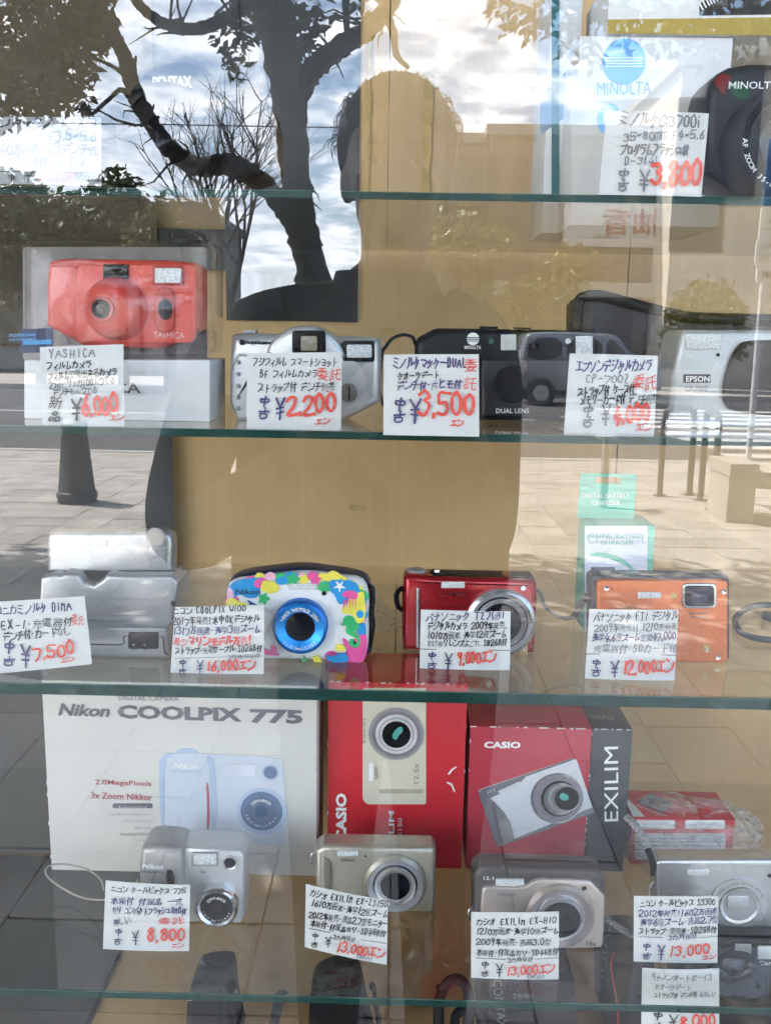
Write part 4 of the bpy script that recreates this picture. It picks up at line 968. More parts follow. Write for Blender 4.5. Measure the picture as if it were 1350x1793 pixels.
T = Th('autofocus_camera', 'black camera with a large zoom lens at the right edge of the top shelf', 'camera', 1370, 346, 'A', .13)
T.pr('body', [(1238, 346), (1500, 346), (1500, 150), (1400, 108), (1290, 108), (1250, 130), (1238, 170)], 0, .055, M_blk, .007, 1)
T.tx('MINOLTA', (1275, 155), (1362, 155), 11, M_pw, -.0007, .01)
lens(T, 1350, 260, [('lens_barrel', 84, 77, -.04, -.04, .004, M_blk), ('filter_ring', 76, 64, -.039, -.032, .0, M_blk2), ('lens_ring', 63, 42, -.032, -.028, 0, M_blk), ('lens_front', 42, 0, -.027, -.02, 0, M_lens)])
def arc_text(T, s, u, v, rp, a0, a1, h, m, y, parent=None, bold=0.0):
    """type set round a circle, degrees clockwise from the top"""
    x, z = T.p(u, v); r = T.px(rp); ms = []; n = len(s)
    for k, c in enumerate(s):
        if c == ' ': continue
        a = R(a0 + (a1-a0)*(k+.5)/n); V, Fc = type_mesh(c, bold)
        if not V: continue
        k_ = T.px(h)/.72; cx = (min(q[0] for q in V)+max(q[0] for q in V))/2; o = []
        for p in V:
            lx = (p[0]-cx)*k_; lz = p[1]*k_
            if abs(a0-180) < 90 and a1 < a0: lz -= T.px(h)
            rr_ = r + (lz if not (a1 < a0) else -lz); aa = a + (lx/r if not (a1 < a0) else -lx/r)
            o.append((x + rr_*math.sin(aa), y, z + rr_*math.cos(aa)))
        ms.append((o, Fc))
    return obj('ring_lettering', m_join(*ms), m, parent or T.e, 0)
arc_text(T, 'AF ZOOM 35-80mm', 1350, 260, 70, 268, 182, 8, M_pw, -.0405, None, .01)

# ---- second shelf
T = Th('blister_camera', 'red compact camera sealed in a clear blister on a white base', 'camera', 205, 735, 'B')
T.rr('card_base', 42, 630, 368, 735, 3, -.004, .055, M_wht, .001)
T.tx('YASHICA', (106, 689), (250, 688), 18, M_ink, -.0047, .012)
T.rr('card_back', 40, 432, 362, 630, 6, .05, .052, K('card_grey', (.35, .32, .31), .6), 0)
rb = T.pr('camera_body', [(80, 605), (346, 611), (348, 470), (338, 455), (150, 452), (90, 452), (80, 462)], .008, .045, M_redp, .005, 1)
T.rr('body_panel', 132, 462, 342, 600, 12, .0055, .009, K('red_panel', (.66, .07, .05), .28, var=.05), .0012, rb)
T.rr('finder_window', 180, 462, 224, 488, 3, .003, .008, M_lens, .0008, rb)
fl = T.rr('flash_frame', 266, 465, 321, 499, 4, .003, .008, K('red_dark', (.40, .03, .025), .35), .0008, rb); T.rr('flash', 271, 469, 317, 495, 2, .002, .005, M_flash, .0004, fl)
T.la('lens_bulge', 200, 540, [(54, .006), (52, .002), (44, -.004), (34, -.008), (24, -.010)], M_redp, rb, 48)
lens(T, 186, 541, [('lens_rim', 21, 16, -.0125, -.012, -.008, K('red_rim', (.5, .05, .04), .3)), ('lens_disc', 16, 9, -.0115, -.0105, -.009, M_blk), ('lens_glass', 9, 0, -.0112, -.0118, -.009, M_lens)], rb)
T.pr('focus_recess', [(270, 570), (278, 582), (298, 582), (306, 568), (306, 516), (298, 502), (278, 502), (270, 514)], .003, .008, K('red_recess', (.5, .045, .03), .4), .001, 2, rb)
T.la('focus_window', 288, 541, [(18, .0025), (17, .0012)], M_lens, rb, 28, True, True, 0, .68)
T.tx('YASHICA', (265, 590), (320, 593), 11, K('print_pink', (.8, .45, .42), .5), .0048, 0, rb)
bl = T.rr('blister', 34, 414, 364, 620, 16, -.018, .05, M_clear, .012); T.rr('blister_rim', 30, 408, 370, 628, 10, .0475, .0495, M_clear, 0)
st = T.pr('sticker', [(35, 576), (92, 574), (92, 616), (35, 618)], -.0195, -.0185, K('sticker_navy', (.015, .03, .10), .4)); T.pr('sticker_band', [(40, 604), (90, 602), (90, 594), (40, 596)], -.0202, -.0198, K('sticker_cyan', (.05, .28, .55), .4), 0, 0, st)
T.tx('PROFESSIONAL', (37, 590), (82, 588), 5, M_ctb, -.0201, .01, st); T.tx('PHOTOTECHNICS', (37, 597), (82, 595), 4, M_ctb, -.0206, .01, st)

T = Th('film_camera', 'silver film camera with a domed viewfinder on the second shelf', 'camera', 534, 736, 'B')
T.pr('body', [(402, 736), (666, 738), (668, 600), (664, 590), (600, 588), (470, 584), (412, 582), (401, 592)], 0, .045, M_sil, .007, 1)
T.pr('grip_panel', [(403, 732), (452, 732), (458, 620), (458, 622), (403, 618)], -.0035, .001, K('silver_light', (.66, .66, .66), .4, metal=.3, var=.04), .003, 1)
hp = [(534 + 72*math.cos(R(a)), 636 - 67*math.sin(R(a))) for a in range(8, 173, 8)]
dm = T.pr('finder_dome', hp, -.006, .03, M_sil, .004); T.pr('dome_rim', [(534 + 64*math.cos(R(a)), 636 - 58*math.sin(R(a))) for a in range(8, 173, 8)], -.0075, -.0055, K('silver_pale', (.7, .7, .71), .3, metal=.5), .0008, 0, dm)
fw_ = T.rr('finder_frame', 511, 578, 570, 620, 6, -.0105, -.007, M_blk, .0012); T.rr('finder_glass', 527, 588, 555, 614, 3, -.0108, -.0104, K('finder_pane', (.30, .27, .20), .08, spec=1, bump=.2, scale=400), .0002, fw_)
ff = T.rr('flash_frame', 600, 596, 656, 633, 4, -.003, .001, M_blk, .001); T.rr('flash', 607, 603, 651, 626, 3, -.004, -.002, M_flash, .0005, ff)
T.rr('emblem', 420, 594, 428, 604, 2, -.0012, -.0002, M_ink, 0); T.tx('FUJIFILM', (430, 604), (467, 605), 8, M_ink, -.0009, .02)
for v in (634, 654, 675, 695, 714): T.la('rivet', 419, v, [(4, -.0025), (3.6, -.0044), (2, -.0052)], M_sild, None, 14)
T.tx('SHOT', (588, 650), (614, 650), 7, M_ink, -.0009, 0); T.tx('BF', (603, 660), (613, 660), 7, M_ink, -.0009, 0)
T.la('dial_well', 600, 668, [(40, -.0028), (38, -.0002)], M_sil, None, 40); T.la('lens_knob', 611, 687, [(16, -.002), (15.5, -.006), (12, -.007)], K('knob_brown', (.16, .15, .14), .4, metal=.4), None, 28)
T.rr('knob_slit', 610, 676, 613, 700, 1, -.0078, -.0072, M_blk, 0); T.top('shutter_button', 425, 448, 583, .012, .024, .0025, M_sild)

T = Th('compact_camera', 'flat black film camera with a sliding lens cover and wrist cord', 'camera', 890, 738, 'B')
T.pr('body', [(727, 738), (1047, 740), (1050, 588), (1044, 578), (770, 574), (762, 575), (734, 590), (727, 600)], 0, .045, M_blk, .006, 0)
T.la('emblem_ball', 828, 593, [(10.5, -.0012), (10.5, -.0002)], M_pw, None, 28)
for v in (590, 593, 596): T.rr('emblem_stripe', 817, v, 839, v+1.4, 0, -.0018, -.0013, M_blk, 0)
T.tx('MINOLTA', (813, 611), (842, 611), 6, M_pw, -.0008, .01)
T.rr('finder_window', 877, 585, 904, 613, 2, -.0015, .0, K('finder_silver', (.55, .55, .52), .1, spec=1, bump=.3, scale=300), .0004); T.la('timer_lamp', 860, 597, [(5, -.0012), (4, -.002)], K('lamp_green', (.05, .12, .09), .2), None, 16)
T.rr('focus_window', 908, 587, 944, 611, 3, -.0012, 0, M_lens, .0003); T.rr('meter_window', 985, 588, 1002, 606, 2, -.0012, 0, M_lens, .0003); T.la('meter_cell', 994, 597, [(5, -.0016), (3, -.0024)], M_flash, None, 16)
T.rr('flash', 1008, 588, 1038, 622, 2, -.002, 0, M_flash, .0005)
lc = T.rr('lens_cover', 843, 628, 1012, 728, (6, 6, 4, 4), -.006, .001, K('cover_black', (.016, .016, .017), .32), .002)
lens(T, 896, 672, [('cover_ring', 32, 27, -.0072, -.0068, -.005, M_blk2), ('cover_disc', 27, 0, -.0066, -.006, -.005, M_blk)], lc)
T.tx('DUAL LENS', (867, 722), (924, 722), 8, M_pw, -.0068, .01, lc); T.tx('QUARTZ DATE', (980, 731), (1034, 732), 6, M_pw, -.0009, .01)
T.tu('wrist_cord', [(727, 602, .01), (722, 590, .0), (706, 586, -.005), (688, 592, -.008), (676, 606, -.01), (668, 625, -.006), (668, 700, .004), (700, 738, .012)], .0013, M_blk2)
T.top('shutter_button', 842, 872, 575, .01, .022, .0018, M_blk2); T.top('slide_switch', 900, 930, 575.5, .012, .02, .0012, M_blk2)

T = Th('camera_case', 'padded black camera case with a raised flap behind the big silver camera', 'camera case', 1200, 738, 'B', None)
cb = T.pr('case_body', [(1008, 740), (1420, 745), (1420, 566), (1220, 560), (1110, 536), (1056, 522), (1022, 520), (1012, 530)], .0, .055, K('case_black', (.022, .019, .022), .6, bump=.3, scale=200, var=.2), .004)
T.tu('piping', [(1009, 600, .0), (1011, 545, -.001), (1016, 523, -.001), (1036, 517, -.001), (1060, 519, -.001), (1110, 532, -.001), (1186, 551, -.001), (1225, 556, -.001), (1300, 558, -.001), (1400, 560, -.001)], .0042, M_blk)
T = Th('digital_camera', 'large silver camera with a black curved grip at the right edge', 'camera', 1260, 750, 'B')
T.pr('body', [(1166, 748), (1430, 750), (1430, 578), (1200, 577), (1192, 586), (1176, 664)], 0, .05, K('silver_grain', (.52, .53, .53), .42, metal=.4, var=.06, scale=500), .005, 0)
T.pr('grip', [(1282, 722), (1430, 735), (1430, 596), (1310, 594), (1292, 606), (1276, 640), (1266, 682), (1270, 706)], -.006, .001, M_blk, .004, 2)
T.rr('flash', 1200, 584, 1263, 611, 3, -.0015, 0, M_flash, .0005); T.la('sensor_hole', 1257, 621, [(3, -.0006), (3, -.0001)], M_blk, None, 14)
pl = T.rr('name_plate', 1197, 655, 1244, 670, 1, -.0008, 0, M_ink, 0); T.tx('EPSON', (1200, 668), (1241, 668), 9.5, M_pw, -.0014, .02, pl); T.tx('CP-700Z', (1199, 685), (1239, 685), 9.5, M_ingrey, -.0008, 0)
T.pr('base_trim', [(1163, 748), (1262, 750), (1262, 737), (1166, 734)], -.002, .002, M_sil2, .001)
# ---- third shelf
T = Th('charging_dock', 'silver charging dock with a two pin socket holding a slim silver camera', 'dock', 185, 1147, 'C')
M_dk = K('dock_silver', (.40, .41, .42), .32, metal=.55, var=.04, scale=300)
T.pr('dock_base', [(62, 1147), (298, 1150), (292, 1098), (66, 1094)], -.006, .06, M_dk, .004)
T.pr('dock_cradle', [(66, 1096), (300, 1100), (312, 1020), (300, 1008), (212, 1008), (186, 1006), (178, 1016), (164, 1024), (146, 1020), (138, 1006), (112, 1004), (106, 1008), (92, 1006), (70, 1012)], .008, .05, M_dk, .003)
so_ = T.rr('socket', 224, 1108, 277, 1137, 3, -.0075, -.004, M_blk, .0008)
for u in (240, 259): T.la('socket_hole', u, 1123, [(9, -.0086), (8, -.0078)], M_blk2, so_, 20); T.la('socket_pin', u, 1122, [(1.6, -.0096), (1.5, -.0088)], M_chr, so_, 10)
T.tu('seam', [(155, 1128, -.0064), (213, 1129, -.0064), (216, 1116, -.0064), (222, 1114, -.0064)], .0004, M_blk2, None, 5, 3); T.tu('seam', [(279, 1116, -.0064), (285, 1117, -.0064), (288, 1142, -.0064), (294, 1147, -.0064)], .0004, M_blk2, None, 5, 3)
T.rr('camera_slot', 82, 1000, 306, 1018, 3, .02, .024, M_blk, .001)
cm = T.rr('docked_camera', 80, 930, 303, 1016, (4, 4, 20, 16), .024, .042, K('silver_camera', (.42, .43, .44), .28, metal=.6, var=.03), .005)
T.rr('camera_flash', 150, 946, 187, 956, 4, .0225, .0242, M_flash, .0004, cm); T.la('lens_dial', 259, 952, [(18, .0225), (17.5, .0236)], M_sild, cm, 32); T.la('lens_dial_face', 259, 952, [(15, .0218), (14.5, .0224)], K('spun_silver', (.50, .49, .47), .3, metal=.9, var=.2, scale=40), cm, 32)
T.la('badge', 300, 1061, [(5, .0066), (4.6, .0078)], M_blk2, None, 16)

T = Th('sports_camera', 'white compact camera printed with coloured sea creatures and a blue lens ring', 'camera', 525, 1156, 'C')
out = [(398, 1150), (404, 1156), (520, 1157), (630, 1157), (644, 1150), (647, 1080), (645, 1030), (632, 1013), (600, 1010), (572, 1006), (548, 1003), (520, 1003), (480, 1008), (440, 1012), (410, 1016), (396, 1026), (394, 1060)]
T.pr('back_shell', [(402, 1156), (640, 1157), (650, 1140), (650, 1030), (640, 1012), (604, 1004), (572, 1000), (540, 995), (505, 996), (470, 1000), (430, 1005), (404, 1014), (394, 1030), (392, 1100)], .008, .032, K('shell_navy', (.012, .02, .07), .35, var=.1), .004, 1)
fr = T.pr('front_shell', out, -.002, .012, K('shell_white', (.80, .80, .80), .28, var=.02), .006, 1)
CLR = {'c': K('sea_blue', (.02, .30, .66), .35), 'y': K('sea_yellow', (.86, .76, .10), .35), 'p': K('sea_pink', (.80, .10, .34), .35), 'g': K('sea_green', (.04, .48, .16), .35), 'k': K('sea_pale_pink', (.88, .48, .60), .35), 'n': K('sea_navy', (.03, .10, .30), .35)}
def z5(x, y): return (380 + x/4.5, 980 + y/4.5)
lay = [0]
def decal(nm, pts, c, sm=1, raw=False):
    lay[0] += 1; T.pr(nm, [z5(*q) for q in pts] if not raw else pts, -.00222 - lay[0]*.00002, -.00195, CLR[c] if isinstance(c, str) else c, 0, sm, fr, 0)
def star(x, y, r, c, rot=0, k=.48): decal('printed_starfish', [(x + (r if i % 2 == 0 else r*k)*math.sin(R(36*i+rot)), y - (r if i % 2 == 0 else r*k)*math.cos(R(36*i+rot))) for i in range(10)], c)
rb_ = random.Random(12)
for k in range(46):
    t = k/46*2*math.pi; cx, cy = 628 + 505*max(-1, min(1, 1.22*math.cos(t))), 458 + 312*max(-1, min(1, 1.22*math.sin(t))) - (18 if abs(math.cos(t)) < .5 else -14)
    if 330 < cx < 900 and cy > 600: continue
    r = rb_.uniform(42, 66); decal('printed_patch', [(cx + r*rb_.uniform(.7, 1.15)*math.cos(a*.785), cy + r*rb_.uniform(.55, .95)*math.sin(a*.785)) for a in range(8)], rb_.choice('cypgcyk'))
decal('printed_patch', [(90, 330), (80, 240), (110, 185), (180, 150), (300, 135), (380, 130), (350, 215), (330, 290), (250, 300), (180, 260)], 'c'); decal('printed_patch', [(82, 300), (84, 230), (110, 205), (140, 260), (130, 310)], 'k'); decal('printed_patch', [(75, 370), (75, 300), (140, 290), (190, 330), (260, 340), (300, 420), (80, 420)], 'y')
decal('printed_patch', [(285, 190), (320, 140), (400, 135), (390, 230), (350, 230)], 'p'); decal('printed_fish', [(350, 200), (370, 150), (410, 165), (450, 160), (490, 205), (495, 235), (440, 262), (390, 255), (345, 225)], 'y')
decal('printed_patch', [(470, 180), (465, 140), (540, 122), (600, 130), (580, 165), (520, 195)], 'c'); star(600, 150, 70, 'g', 10); star(690, 150, 55, 'y', 20); star(775, 155, 62, 'p', 0); decal('printed_patch', [(800, 240), (795, 190), (840, 160), (900, 165), (930, 210), (900, 245)], 'g')
decal('printed_patch', [(880, 150), (990, 150), (1090, 165), (1130, 220), (1120, 280), (1050, 260), (1000, 340), (960, 345), (930, 270), (890, 240)], 'c'); star(968, 195, 70, CLR['k'] if False else 'c', 15, .3)
for a in (0, 72, 144, 216, 288): decal('starfish_arm', [(968 + 12*math.sin(R(a+90)), 200 - 12*math.cos(R(a+90))), (968 + 62*math.sin(R(a+180)), 200 - 62*math.cos(R(a+180))), (968 - 12*math.sin(R(a+90)), 200 + 12*math.cos(R(a+90)))], M_pw, 1)
decal('printed_patch', [(1080, 280), (1130, 240), (1165, 250), (1172, 480), (1100, 500), (1080, 420), (1000, 420), (975, 380)], 'y'); decal('printed_jellyfish', [(985, 280), (995, 245), (1040, 232), (1095, 240), (1115, 275), (1100, 305), (1040, 298)], 'p')
for k in range(5): decal('jellyfish_arm', [(1005+k*20, 298), (1014+k*20, 298), (1008+k*22, 340), (1002+k*24, 400-(k % 2)*20), (994+k*24, 340)], 'p')
decal('printed_shell', [(1095, 425), (1110, 392), (1140, 388), (1160, 415), (1148, 448), (1115, 452)], 'c'); decal('printed_patch', [(1100, 560), (1110, 500), (1172, 490), (1175, 600), (1120, 600)], 'c')
decal('printed_patch', [(1030, 760), (1020, 680), (1080, 620), (1172, 560), (1186, 640), (1185, 720), (1150, 790), (1080, 800)], 'p'); decal('printed_patch', [(985, 600), (1040, 640), (1060, 690), (1010, 680)], 'p')
decal('printed_seahorse', [(975, 510), (990, 490), (1000, 440), (1050, 430), (1085, 455), (1095, 480), (1125, 495), (1120, 540), (1090, 545), (1085, 580), (1125, 600), (1138, 640), (1115, 680), (1070, 685), (1035, 650), (1050, 615), (1090, 625), (1095, 650), (1070, 660), (1080, 640), (1110, 650), (1105, 615), (1060, 590), (1020, 570), (1015, 530), (1030, 505), (1000, 510)], 'g', 1)
decal('printed_fish', [(930, 680), (950, 655), (1000, 660), (1025, 700), (990, 712), (950, 712)], 'y'); decal('printed_patch', [(855, 735), (900, 755), (1000, 720), (1040, 760), (1030, 795), (880, 795)], 'c'); star(690, 785, 50, 'g', 0); star(790, 775, 45, 'y', 10); star(372, 300, 55, 'g', 20); decal('printed_fish', [(245, 310), (300, 340), (350, 365), (380, 375), (360, 400), (280, 372)], 'n', 0)
decal('printed_crab', [(365, 735), (375, 690), (400, 700), (420, 715), (435, 700), (425, 668), (450, 662), (480, 690), (470, 730), (500, 742), (440, 745)], 'p')
T.tx('Nikon', (413, 1039), (457, 1039), 9.5, M_ink, -.0032, .02, fr, .15)
T.rr('flash', 505, 1022, 556, 1033, 4, -.0035, -.001, M_flash, .0005, fr); T.la('timer_lamp', 568, 1037, [(4.3, -.0034), (3, -.0038)], M_lens, fr, 18)
M_bl1 = K('ring_blue', (.012, .16, .55), .28, metal=.5, var=.05); M_bl2 = K('ring_bright_blue', (.01, .30, .80), .3, metal=.4, var=.05)
L = lens(T, 528, 1091, [('lens_barrel', 48.5, 43, -.012, -.013, 0, M_bl1), ('lens_ring', 43, 27, -.0128, -.0095, -.006, M_bl2), ('lens_rim', 27, 25.5, -.0098, -.009, -.006, M_bl1), ('lens_glass', 25.5, 0, -.0088, -.0096, -.006, M_lens)])
arc_text(T, 'NIKKOR 3X OPTICAL ZOOM', 528, 1091, 31, -66, 64, 7, M_pw, -.0135, L, .01); arc_text(T, '4.1-12.3mm 1:3.3-5.9', 528, 1091, 34, 228, 132, 6, M_pw, -.0135, L, .005)
T.tx('WATERPROOF 10m/33ft', (577, 1144), (634, 1143), 3.4, M_inkb, -.0032, .02, fr); T.tx('SHOCKPROOF 1.8m/5.9ft', (577, 1149), (634, 1148), 3.4, M_inkb, -.0032, .02, fr)
T.tu('wrist_strap', [(644, 1026, .012), (652, 1030, .008), (653, 1055, .004), (650, 1070, .004), (653, 1090, .004), (650, 1118, .008), (646, 1140, .016)], .0018, M_blk2); T.rr('strap_buckle', 647, 1065, 655, 1092, 3, 0, .006, M_blk, .001)

T = Th('metal_camera', 'metallic red compact camera with a big silver ringed lens', 'camera', 820, 1143, 'C')
T.pr('body', [(704, 1134), (712, 1140), (930, 1146), (938, 1138), (942, 1024), (936, 1014), (770, 1012), (716, 1006), (704, 1014)], 0, .028, M_redm, .005, 1)
c0 = T.p(714, 1009, .004); c1 = T.p(934, 1014, .004)
obj('top_plate', m_prism([(c0[0], c0[1]-.004), (c1[0], c1[1]-.004), (c1[0], c1[1]+.0008), (c0[0], c0[1]+.0008)], .004, .026, .001), M_blk, T.e)
T.knob('mode_dial', 729, 1008, 16, .014, .0055, M_sild, None, 1); T.knob('zoom_ring', 765, 1009, 12.5, .014, .004, M_blk2, None, 1); T.knob('shutter_button', 765, 1009, 6, .012, .0052, M_chr); T.knob('power_button', 800, 1010, 8, .014, .0014, M_sild)
T.rr('flash', 773, 1019, 814, 1030, 1.5, -.0014, 0, M_flash, .0004); T.tx('LUMIX', (770, 1044), (816, 1044), 7.5, K('print_wine', (.20, .06, .06), .3, metal=.6), -.0007, .012)
T.rr('grip_bar', 729, 1030, 734, 1135, 2.5, -.003, .0, M_sil2, .0008); T.la('timer_lamp', 916, 1030, [(4.6, -.0012), (3, -.0016)], M_pw, None, 18)
L = lens(T, 876, 1087, [('lens_barrel', 62, 55, -.006, -.0078, 0, M_sil2), ('lens_ring', 55, 48, -.0078, -.0068, -.002, M_sild), ('lens_groove', 48, 45, -.0062, -.0062, -.002, M_blk), ('lens_ring', 45, 36, -.0074, -.006, -.002, M_sil2), ('lens_rim', 36, 31, -.0058, -.005, -.002, M_blk), ('lens_glass', 31, 0, -.0048, -.0056, -.002, M_lens)])
arc_text(T, 'MEGA O.I.S./25mmWIDE', 876, 1087, 49.5, 12, 88, 5.5, M_ink, -.0084, L); arc_text(T, 'LEICA', 876, 1087, 38, -22, 2, 4.5, M_ink, -.0082, L)
bdg = T.rr('badge', 911, 1128, 924, 1141, 1.5, -.0013, 0, M_gold, .0003); T.tx('L', (915, 1138), (920, 1138), 7, M_pw, -.0019, .02, bdg, .2)
T.tu('wrist_strap', [(938, 1032, .014), (947, 1040, .012), (954, 1062, .006), (972, 1078, .004), (1000, 1082, .006), (1016, 1062, .02), (1030, 1040, .035)], .0028, K('strap_grey', (.16, .14, .13), .7), None, 8, 6, .3)
T.tu('strap_lug', [(704, 1030, .012), (697, 1036, .008), (694, 1046, .006), (697, 1062, .008), (704, 1068, .012)], .002, M_blk2)

T = Th('charger_box', 'pale carton with a mint green hanging flap behind the orange camera', 'box', 1078, 1107, 'C')
M_mint = K('print_mint', (.10, .50, .37), .5, var=.06, scale=20); M_lav = K('print_lavender', (.66, .70, .80), .55, var=.04, scale=15)
a = T.p(1023, 1107); b = T.p(1135, 1107); zt = T.p(1080, 920)[1]
bx2 = obj('carton', m_box(a[0], b[0], 0, .05, 0, zt, .001), M_mint, T.e); T.pr('front_panel', [(1024, 1106), (1133, 1106), (1134, 921), (1024, 921)], -.0006, -.0001, M_lav, 0, 0, bx2)
fa, fb = T.p(1011, 905, .03), T.p(1110, 905, .03); ft = T.p(1060, 829, .03)[1]
hole = [(fa[0]+(fb[0]-fa[0])*(.50 + .21*math.cos(R(t)) + (.0)), ft - .0052 + .0026*math.sin(R(t))) for t in range(0, 360, 15)]
outl = [(fa[0], zt+.0002), (fb[0], zt+.0002), (fb[0], ft), (fa[0], ft)]
hz0 = ft-.0086; hz1 = ft-.0030; hx0 = fa[0]+(fb[0]-fa[0])*.28; hx1 = fa[0]+(fb[0]-fa[0])*.72
V = []; Fc = []
def quadbox(x0, x1, z0, z1): return m_box(x0, x1, .0297, .0305, z0, z1)
obj('hanging_flap', m_join(quadbox(fa[0], hx0, zt+.0002, ft), quadbox(hx1, fb[0], zt+.0002, ft), quadbox(hx0, hx1, zt+.0002, hz0), quadbox(hx0, hx1, hz1, ft)), M_mint, T.e, 0)
def ftx(s, u0, u1, v, h): obj('lettering', m_type(s, T.p(u0, v, .029), T.p(u1, v, .029), T.px(h, .03), .0292, .012), M_pw, T.e, 0)
ftx('DIGITAL BATTERY', 1019, 1102, 872, 8); ftx('CHARGER', 1036, 1086, 884, 8)
T.tx('CHARGER', (1027, 952), (1128, 952), 20, K('print_outline', (.40, .46, .58), .5), -.0012, .02, bx2); T.tx('CHARGER', (1029, 951), (1126, 951), 17, M_lav, -.0016, -.004, bx2); T.tx('DIGITAL BATTERY', (1028, 942), (1128, 942), 7, M_mint, -.002, .01, bx2); T.tx('CHARGER', (1050, 953), (1108, 953), 7, M_mint, -.002, .01, bx2)
T.pr('printed_swoosh', [(1026, 972), (1050, 966), (1085, 974), (1108, 992), (1120, 1012), (1126, 1030), (1112, 1006), (1090, 986), (1060, 976)], -.0012, -.0008, M_mint, 0, 1, bx2); T.rr('printed_photo', 1034, 993, 1077, 1040, 3, -.0012, -.0008, M_ingrey, 0, bx2)

T = Th('rugged_camera', 'orange rugged camera with a square lens window at its top corner', 'camera', 1160, 1159, 'C')
M_or = K('orange_metal', (.72, .20, .06), .36, metal=.25, var=.05, scale=200)
T.rr('back_shell', 1034, 1008, 1279, 1157, 8, .004, .024, K('shell_grey', (.09, .085, .085), .45), .003)
fr2 = T.rr('front_plate', 1046, 1016, 1275, 1159, 9, -.001, .006, M_or, .002)
lw = T.rr('lens_window', 1195, 1022, 1255, 1066, 9, -.0035, .0, M_sil2, .001); T.rr('window_glass', 1199, 1026, 1251, 1062, 6, -.0042, -.003, M_lens, .0004, lw); T.rr('inner_lens', 1212, 1034, 1240, 1056, 2, -.0047, -.0043, M_lcoat, 0, lw)
T.rr('flash', 1117, 1037, 1158, 1048, 1.5, -.0024, -.0005, M_flash, .0004, fr2); T.rr('assist_lamp', 1175, 1039, 1185, 1049, 2, -.0022, -.0005, M_gold, .0003, fr2)
for u, v in ((1061, 1029), (1266, 1035), (1256, 1150)): T.la('screw', u, v, [(5, -.0012), (4.5, -.0024), (2, -.0018)], M_sil2, fr2, 18)
bd = T.rr('badge', 1231, 1130, 1243, 1142, 1.5, -.0022, -.0005, M_gold, .0003, fr2); T.tx('L', (1234, 1140), (1239, 1140), 7, M_pw, -.0028, .02, bd, .2)
T.tx('MEGA O.I.S.', (1206, 1075), (1238, 1075), 3.6, M_ingrey, -.0016, .01, fr2); T.tx('28mm WIDE', (1208, 1081), (1236, 1081), 3.4, M_ingrey, -.0016, .01, fr2); T.top('shutter_button', 1086, 1122, 1008, .008, .018, .0014, M_sild); T.tx('LUMIX', (1080, 1066), (1118, 1066), 6, M_gold, -.0016, .01, fr2)
T = Th('cable_loop', 'looped grey cable lying at the right end of the third shelf', 'cable', 1320, 1122, 'C')
zz = .0045
def cl_(u, v): q = onz(u, v, SHELF['C']+zz); return (q.x-T.b.x, q.y-T.b.y, zz)
obj('cable', m_tube(spline([cl_(1420, 1064), cl_(1360, 1060), cl_(1318, 1062), cl_(1292, 1078), cl_(1288, 1094), cl_(1302, 1110), cl_(1340, 1120), cl_(1420, 1124)], 8), .0028, 10), K('cable_grey', (.10, .105, .11), .5), T.e, 60)
obj('plug', m_tube([cl_(1338, 1078), cl_(1352, 1082), cl_(1380, 1090)], [.004, .0042, .0042], 10), K('cable_grey', (.10, .105, .11), .5), T.e, 60)
T = Th('plastic_wrap', 'crumpled clear plastic wrap lying between the sea pattern and the red camera', 'plastic wrap', 676, 1112, 'C')
rnd = random.Random(8); V = []; Fc = []; nx, ny = 22, 8
a = T.p(600, 1112); b = T.p(735, 1112)
for j in range(ny):
    for i in range(nx):
        t, s = i/(nx-1), j/(ny-1); V.append((a[0]+(b[0]-a[0])*t + rnd.uniform(-.002, .002), -.006 + .02*s*(1-s)*4*.5 + .035*s + rnd.uniform(-.003, .003), .004 + .034*math.sin(math.pi*min(1, s*1.0))*(.6+.4*math.sin(t*7)) + rnd.uniform(0, .005)))
for j in range(ny-1):
    for i in range(nx-1): q = j*nx+i; Fc += [(q, q+1, q+nx+1), (q, q+nx+1, q+nx)]
obj('film', (V, Fc), M_bag, T.e, 0)

# ---- lowest shelf: boxes
T = Th('camera_carton', 'wide off white camera carton with grey lettering and a pale blue camera picture', 'box', 325, 1530, 'D')
M_off = K('carton_offwhite', (.64, .62, .57), .6, var=.05, scale=12)
z0 = T.p(90, 1527)[0]; z1 = T.p(554, 1533)[0]; zt = T.p(300, 1196)[1]; hx = T.p(78, 1213)[0]; hx1 = T.p(548, 1225)[0]
bw = obj('carton', m_box(min(z0, hx), z1, 0, .075, 0, zt, .0012), M_off, T.e)
worn(T, bw, min(z0, hx), z1, 0, zt, 5, 18)
M_pg = K('print_grey', (.15, .155, .17), .5); M_pr = K('print_dusty_red', (.52, .12, .14), .5)
T.tx('DIGITAL CAMERA', (208, 1226), (314, 1228), 10, M_pg, -.0008, 0, bw); T.tx('Nikon', (102, 1253), (193, 1256), 24, M_pg, -.0008, .03, bw, .25); T.tx('COOLPIX', (206, 1258), (424, 1264), 27, M_pg, -.0008, .045, bw); T.tx('775', (438, 1266), (531, 1268), 27, M_pg, -.0008, .045, bw)
T.tx('2.0MegaPixels', (167, 1376), (266, 1379), 13, M_pr, -.0008, .012, bw); T.tx('3x Zoom Nikkor', (160, 1398), (267, 1402), 13, M_pr, -.0008, .012, bw)
T.rr('printed_pill', 197, 1408, 267, 1416, 4, -.001, -.0004, M_pg, 0, bw); T.tx('オールインパッケージ', (208, 1415), (258, 1415), 5, M_pw, -.0014, .01, bw)
